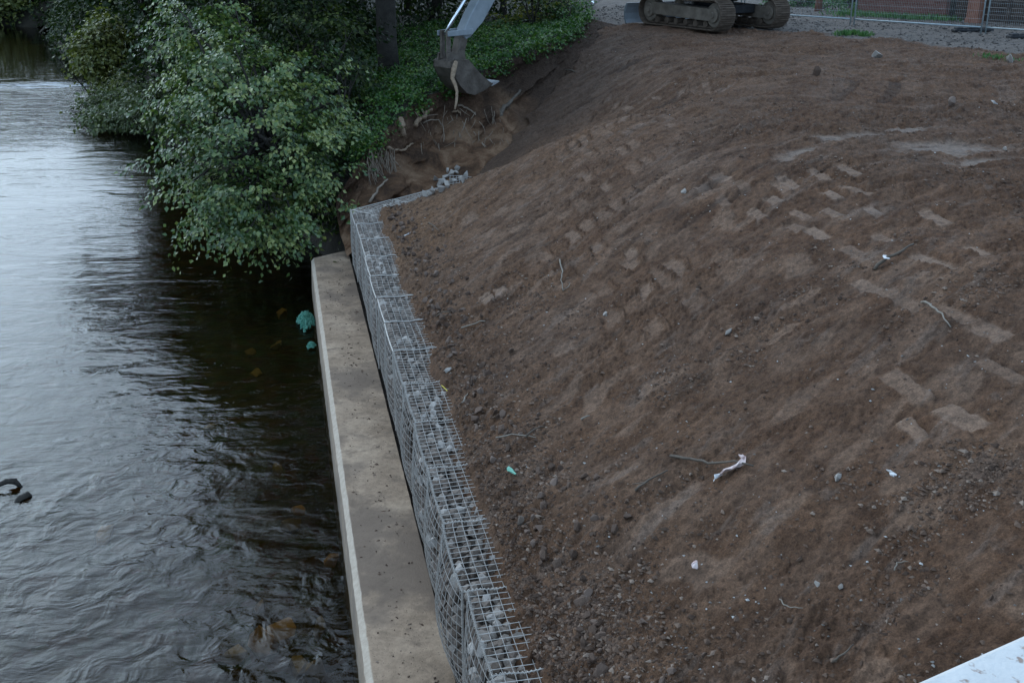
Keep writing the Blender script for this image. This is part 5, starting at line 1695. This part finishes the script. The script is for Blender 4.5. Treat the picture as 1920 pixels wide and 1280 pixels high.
# yellow-marked wires
for lab, a, b in (("yellow mark on the gabion wire near the loose clods", (828, 722), (843, 738)), ("yellow mark on the gabion wire beside the green scrap", (887, 889), (897, 912))):
    m = MB(); p, q = at_height(*a, 1.72), at_height(*b, 1.72)
    m.tube([Vector((0, 0, 0)), (q - p) * 0.5 + Vector((0, 0, 0.006)), q - p], 0.0042, 5)
    o = m.build("yellow_wire", M['yellowpaint']); o.location = p
    tag(o, lab, "wire")

# green netting caught at the ledge foot
def netting(cx, cy, w, l, hgt, label, seed):
    rg = np.random.default_rng(seed)
    n = 26
    c = at_height(cx, cy, 0.02)
    a = np.linspace(-1, 1, n)
    X, Y = np.meshgrid(a, a, indexing='ij')
    rr = np.sqrt(X ** 2 + Y ** 2)
    Z = hgt * np.clip(1 - rr ** 2, -0.3, 1) + 0.06 * fbm(X * 5 + seed, Y * 5, 3, 6) * hgt / 0.12
    P = np.stack([X * w, Y * l, Z], -1).reshape(-1, 3)
    m = MB()
    G = np.arange(n * n).reshape(n, n)
    inside = (rr + 0.25 * noise2(X * 2 + seed, Y * 2, 3) < 0.95)
    rot = Matrix.Rotation(math.atan2(-DX, DY), 3, 'Z')
    for i in range(n):
        for run in (G[i, :][inside[i, :]], G[:, i][inside[:, i]]):
            if len(run) > 2:
                m.tube([rot @ Vector(P[k] + rg.normal(0, 0.006, 3)) for k in run], 0.0085, 3, False)
    o = m.build("green_netting", M['net']); o.location = c
    tag(o, label, "netting")
netting(574, 604, 0.16, 0.46, 0.14, "crumpled green netting caught in the water at the ledge", 1)
netting(584, 649, 0.07, 0.12, 0.06, "small bit of green netting just below the larger clump", 2)

# stones showing through the shallow water
bed = [(525, 1183, .34), (492, 1203, .40), (560, 957, .22), (545, 985, .26), (200, 1000, .30), (517, 650, .22), (522, 645, .16), (560, 1250, .30), (590, 1262, .34), (485, 1135, .14), (440, 1225, .28), (395, 800, .22), (530, 590, .3), (480, 700, .22), (470, 660, .2), (520, 880, .2), (600, 1180, .25), (620, 1050, .22)]
for i, (x, y, sz) in enumerate(bed):
    p = at_height(x, y, -0.28)
    o = put_rock("submerged_stone", CLODS[i % 8], p, sz)
    o.data = o.data.copy(); o.data.materials.clear(); o.data.materials.append(M['bedstone'])
    tag(o, "brownish stone showing through the shallow water beside the ledge" if x != 200 else "pale yellowish stone showing through the water on the left", "stone", "stones under the shallow water")
# snags at the left edge
m = MB()
p = at_height(14, 908, 0.05)
m.tube([Vector((-0.34, -0.26, -0.06)), Vector((-0.16, -0.10, 0.0)), Vector((-0.02, 0.02, 0.03)), Vector((0.07, 0.05, 0.02)), Vector((0.15, 0.04, -0.06))], [0.015, 0.018, 0.036, 0.042, 0.015], 7)
o = m.build("snag", M['bark'], None, True); o.location = p
tag(o, "dark waterlogged branch breaking the surface at the left edge", "branch")
m = MB()
p = at_height(43, 934, 0.0)
m.tube([Vector((-0.08, -0.12, -0.06)), Vector((-0.02, -0.03, 0.01)), Vector((0.04, 0.05, 0.02)), Vector((0.08, 0.09, -0.05))], [0.03, 0.045, 0.045, 0.02], 7)
o = m.build("snag", M['bark'], None, True); o.location = p
tag(o, "short dark stub in the water right of the waterlogged branch", "branch")

# ------------------------------------------------------------------ bridge parapet under the camera
def build_parapet():
    A = at_height(1668, 1280, 5.80); B = at_height(1920, 1170, 5.80)
    e = (B - A).normalized(); n = Vector((e.y, -e.x, 0))           # n points back to the road side
    root = empty("bridge_parapet", (A.x, A.y, 4.0))
    tag(root, "white concrete bridge parapet at the lower right corner", "parapet")
    O = Vector((0, 0, 1.8))
    m = MB()
    m.extrude([(0, -0.012), (0.012, 0), (0.40, 0.004), (0.412, -0.01), (0.41, -0.16), (0.0, -0.16)], O, n, Vector((0, 0, 1)), e, -7.0, 12.0)
    m.build("coping", M['parapet'], root)
    m = MB()
    m.extrude([(0.06, -0.163), (0.35, -0.163), (0.35, -1.2), (0.06, -1.2)], O, n, Vector((0, 0, 1)), e, -7.0, 12.0)
    m.build("parapet_wall", M['parapet'], root)
build_parapet()
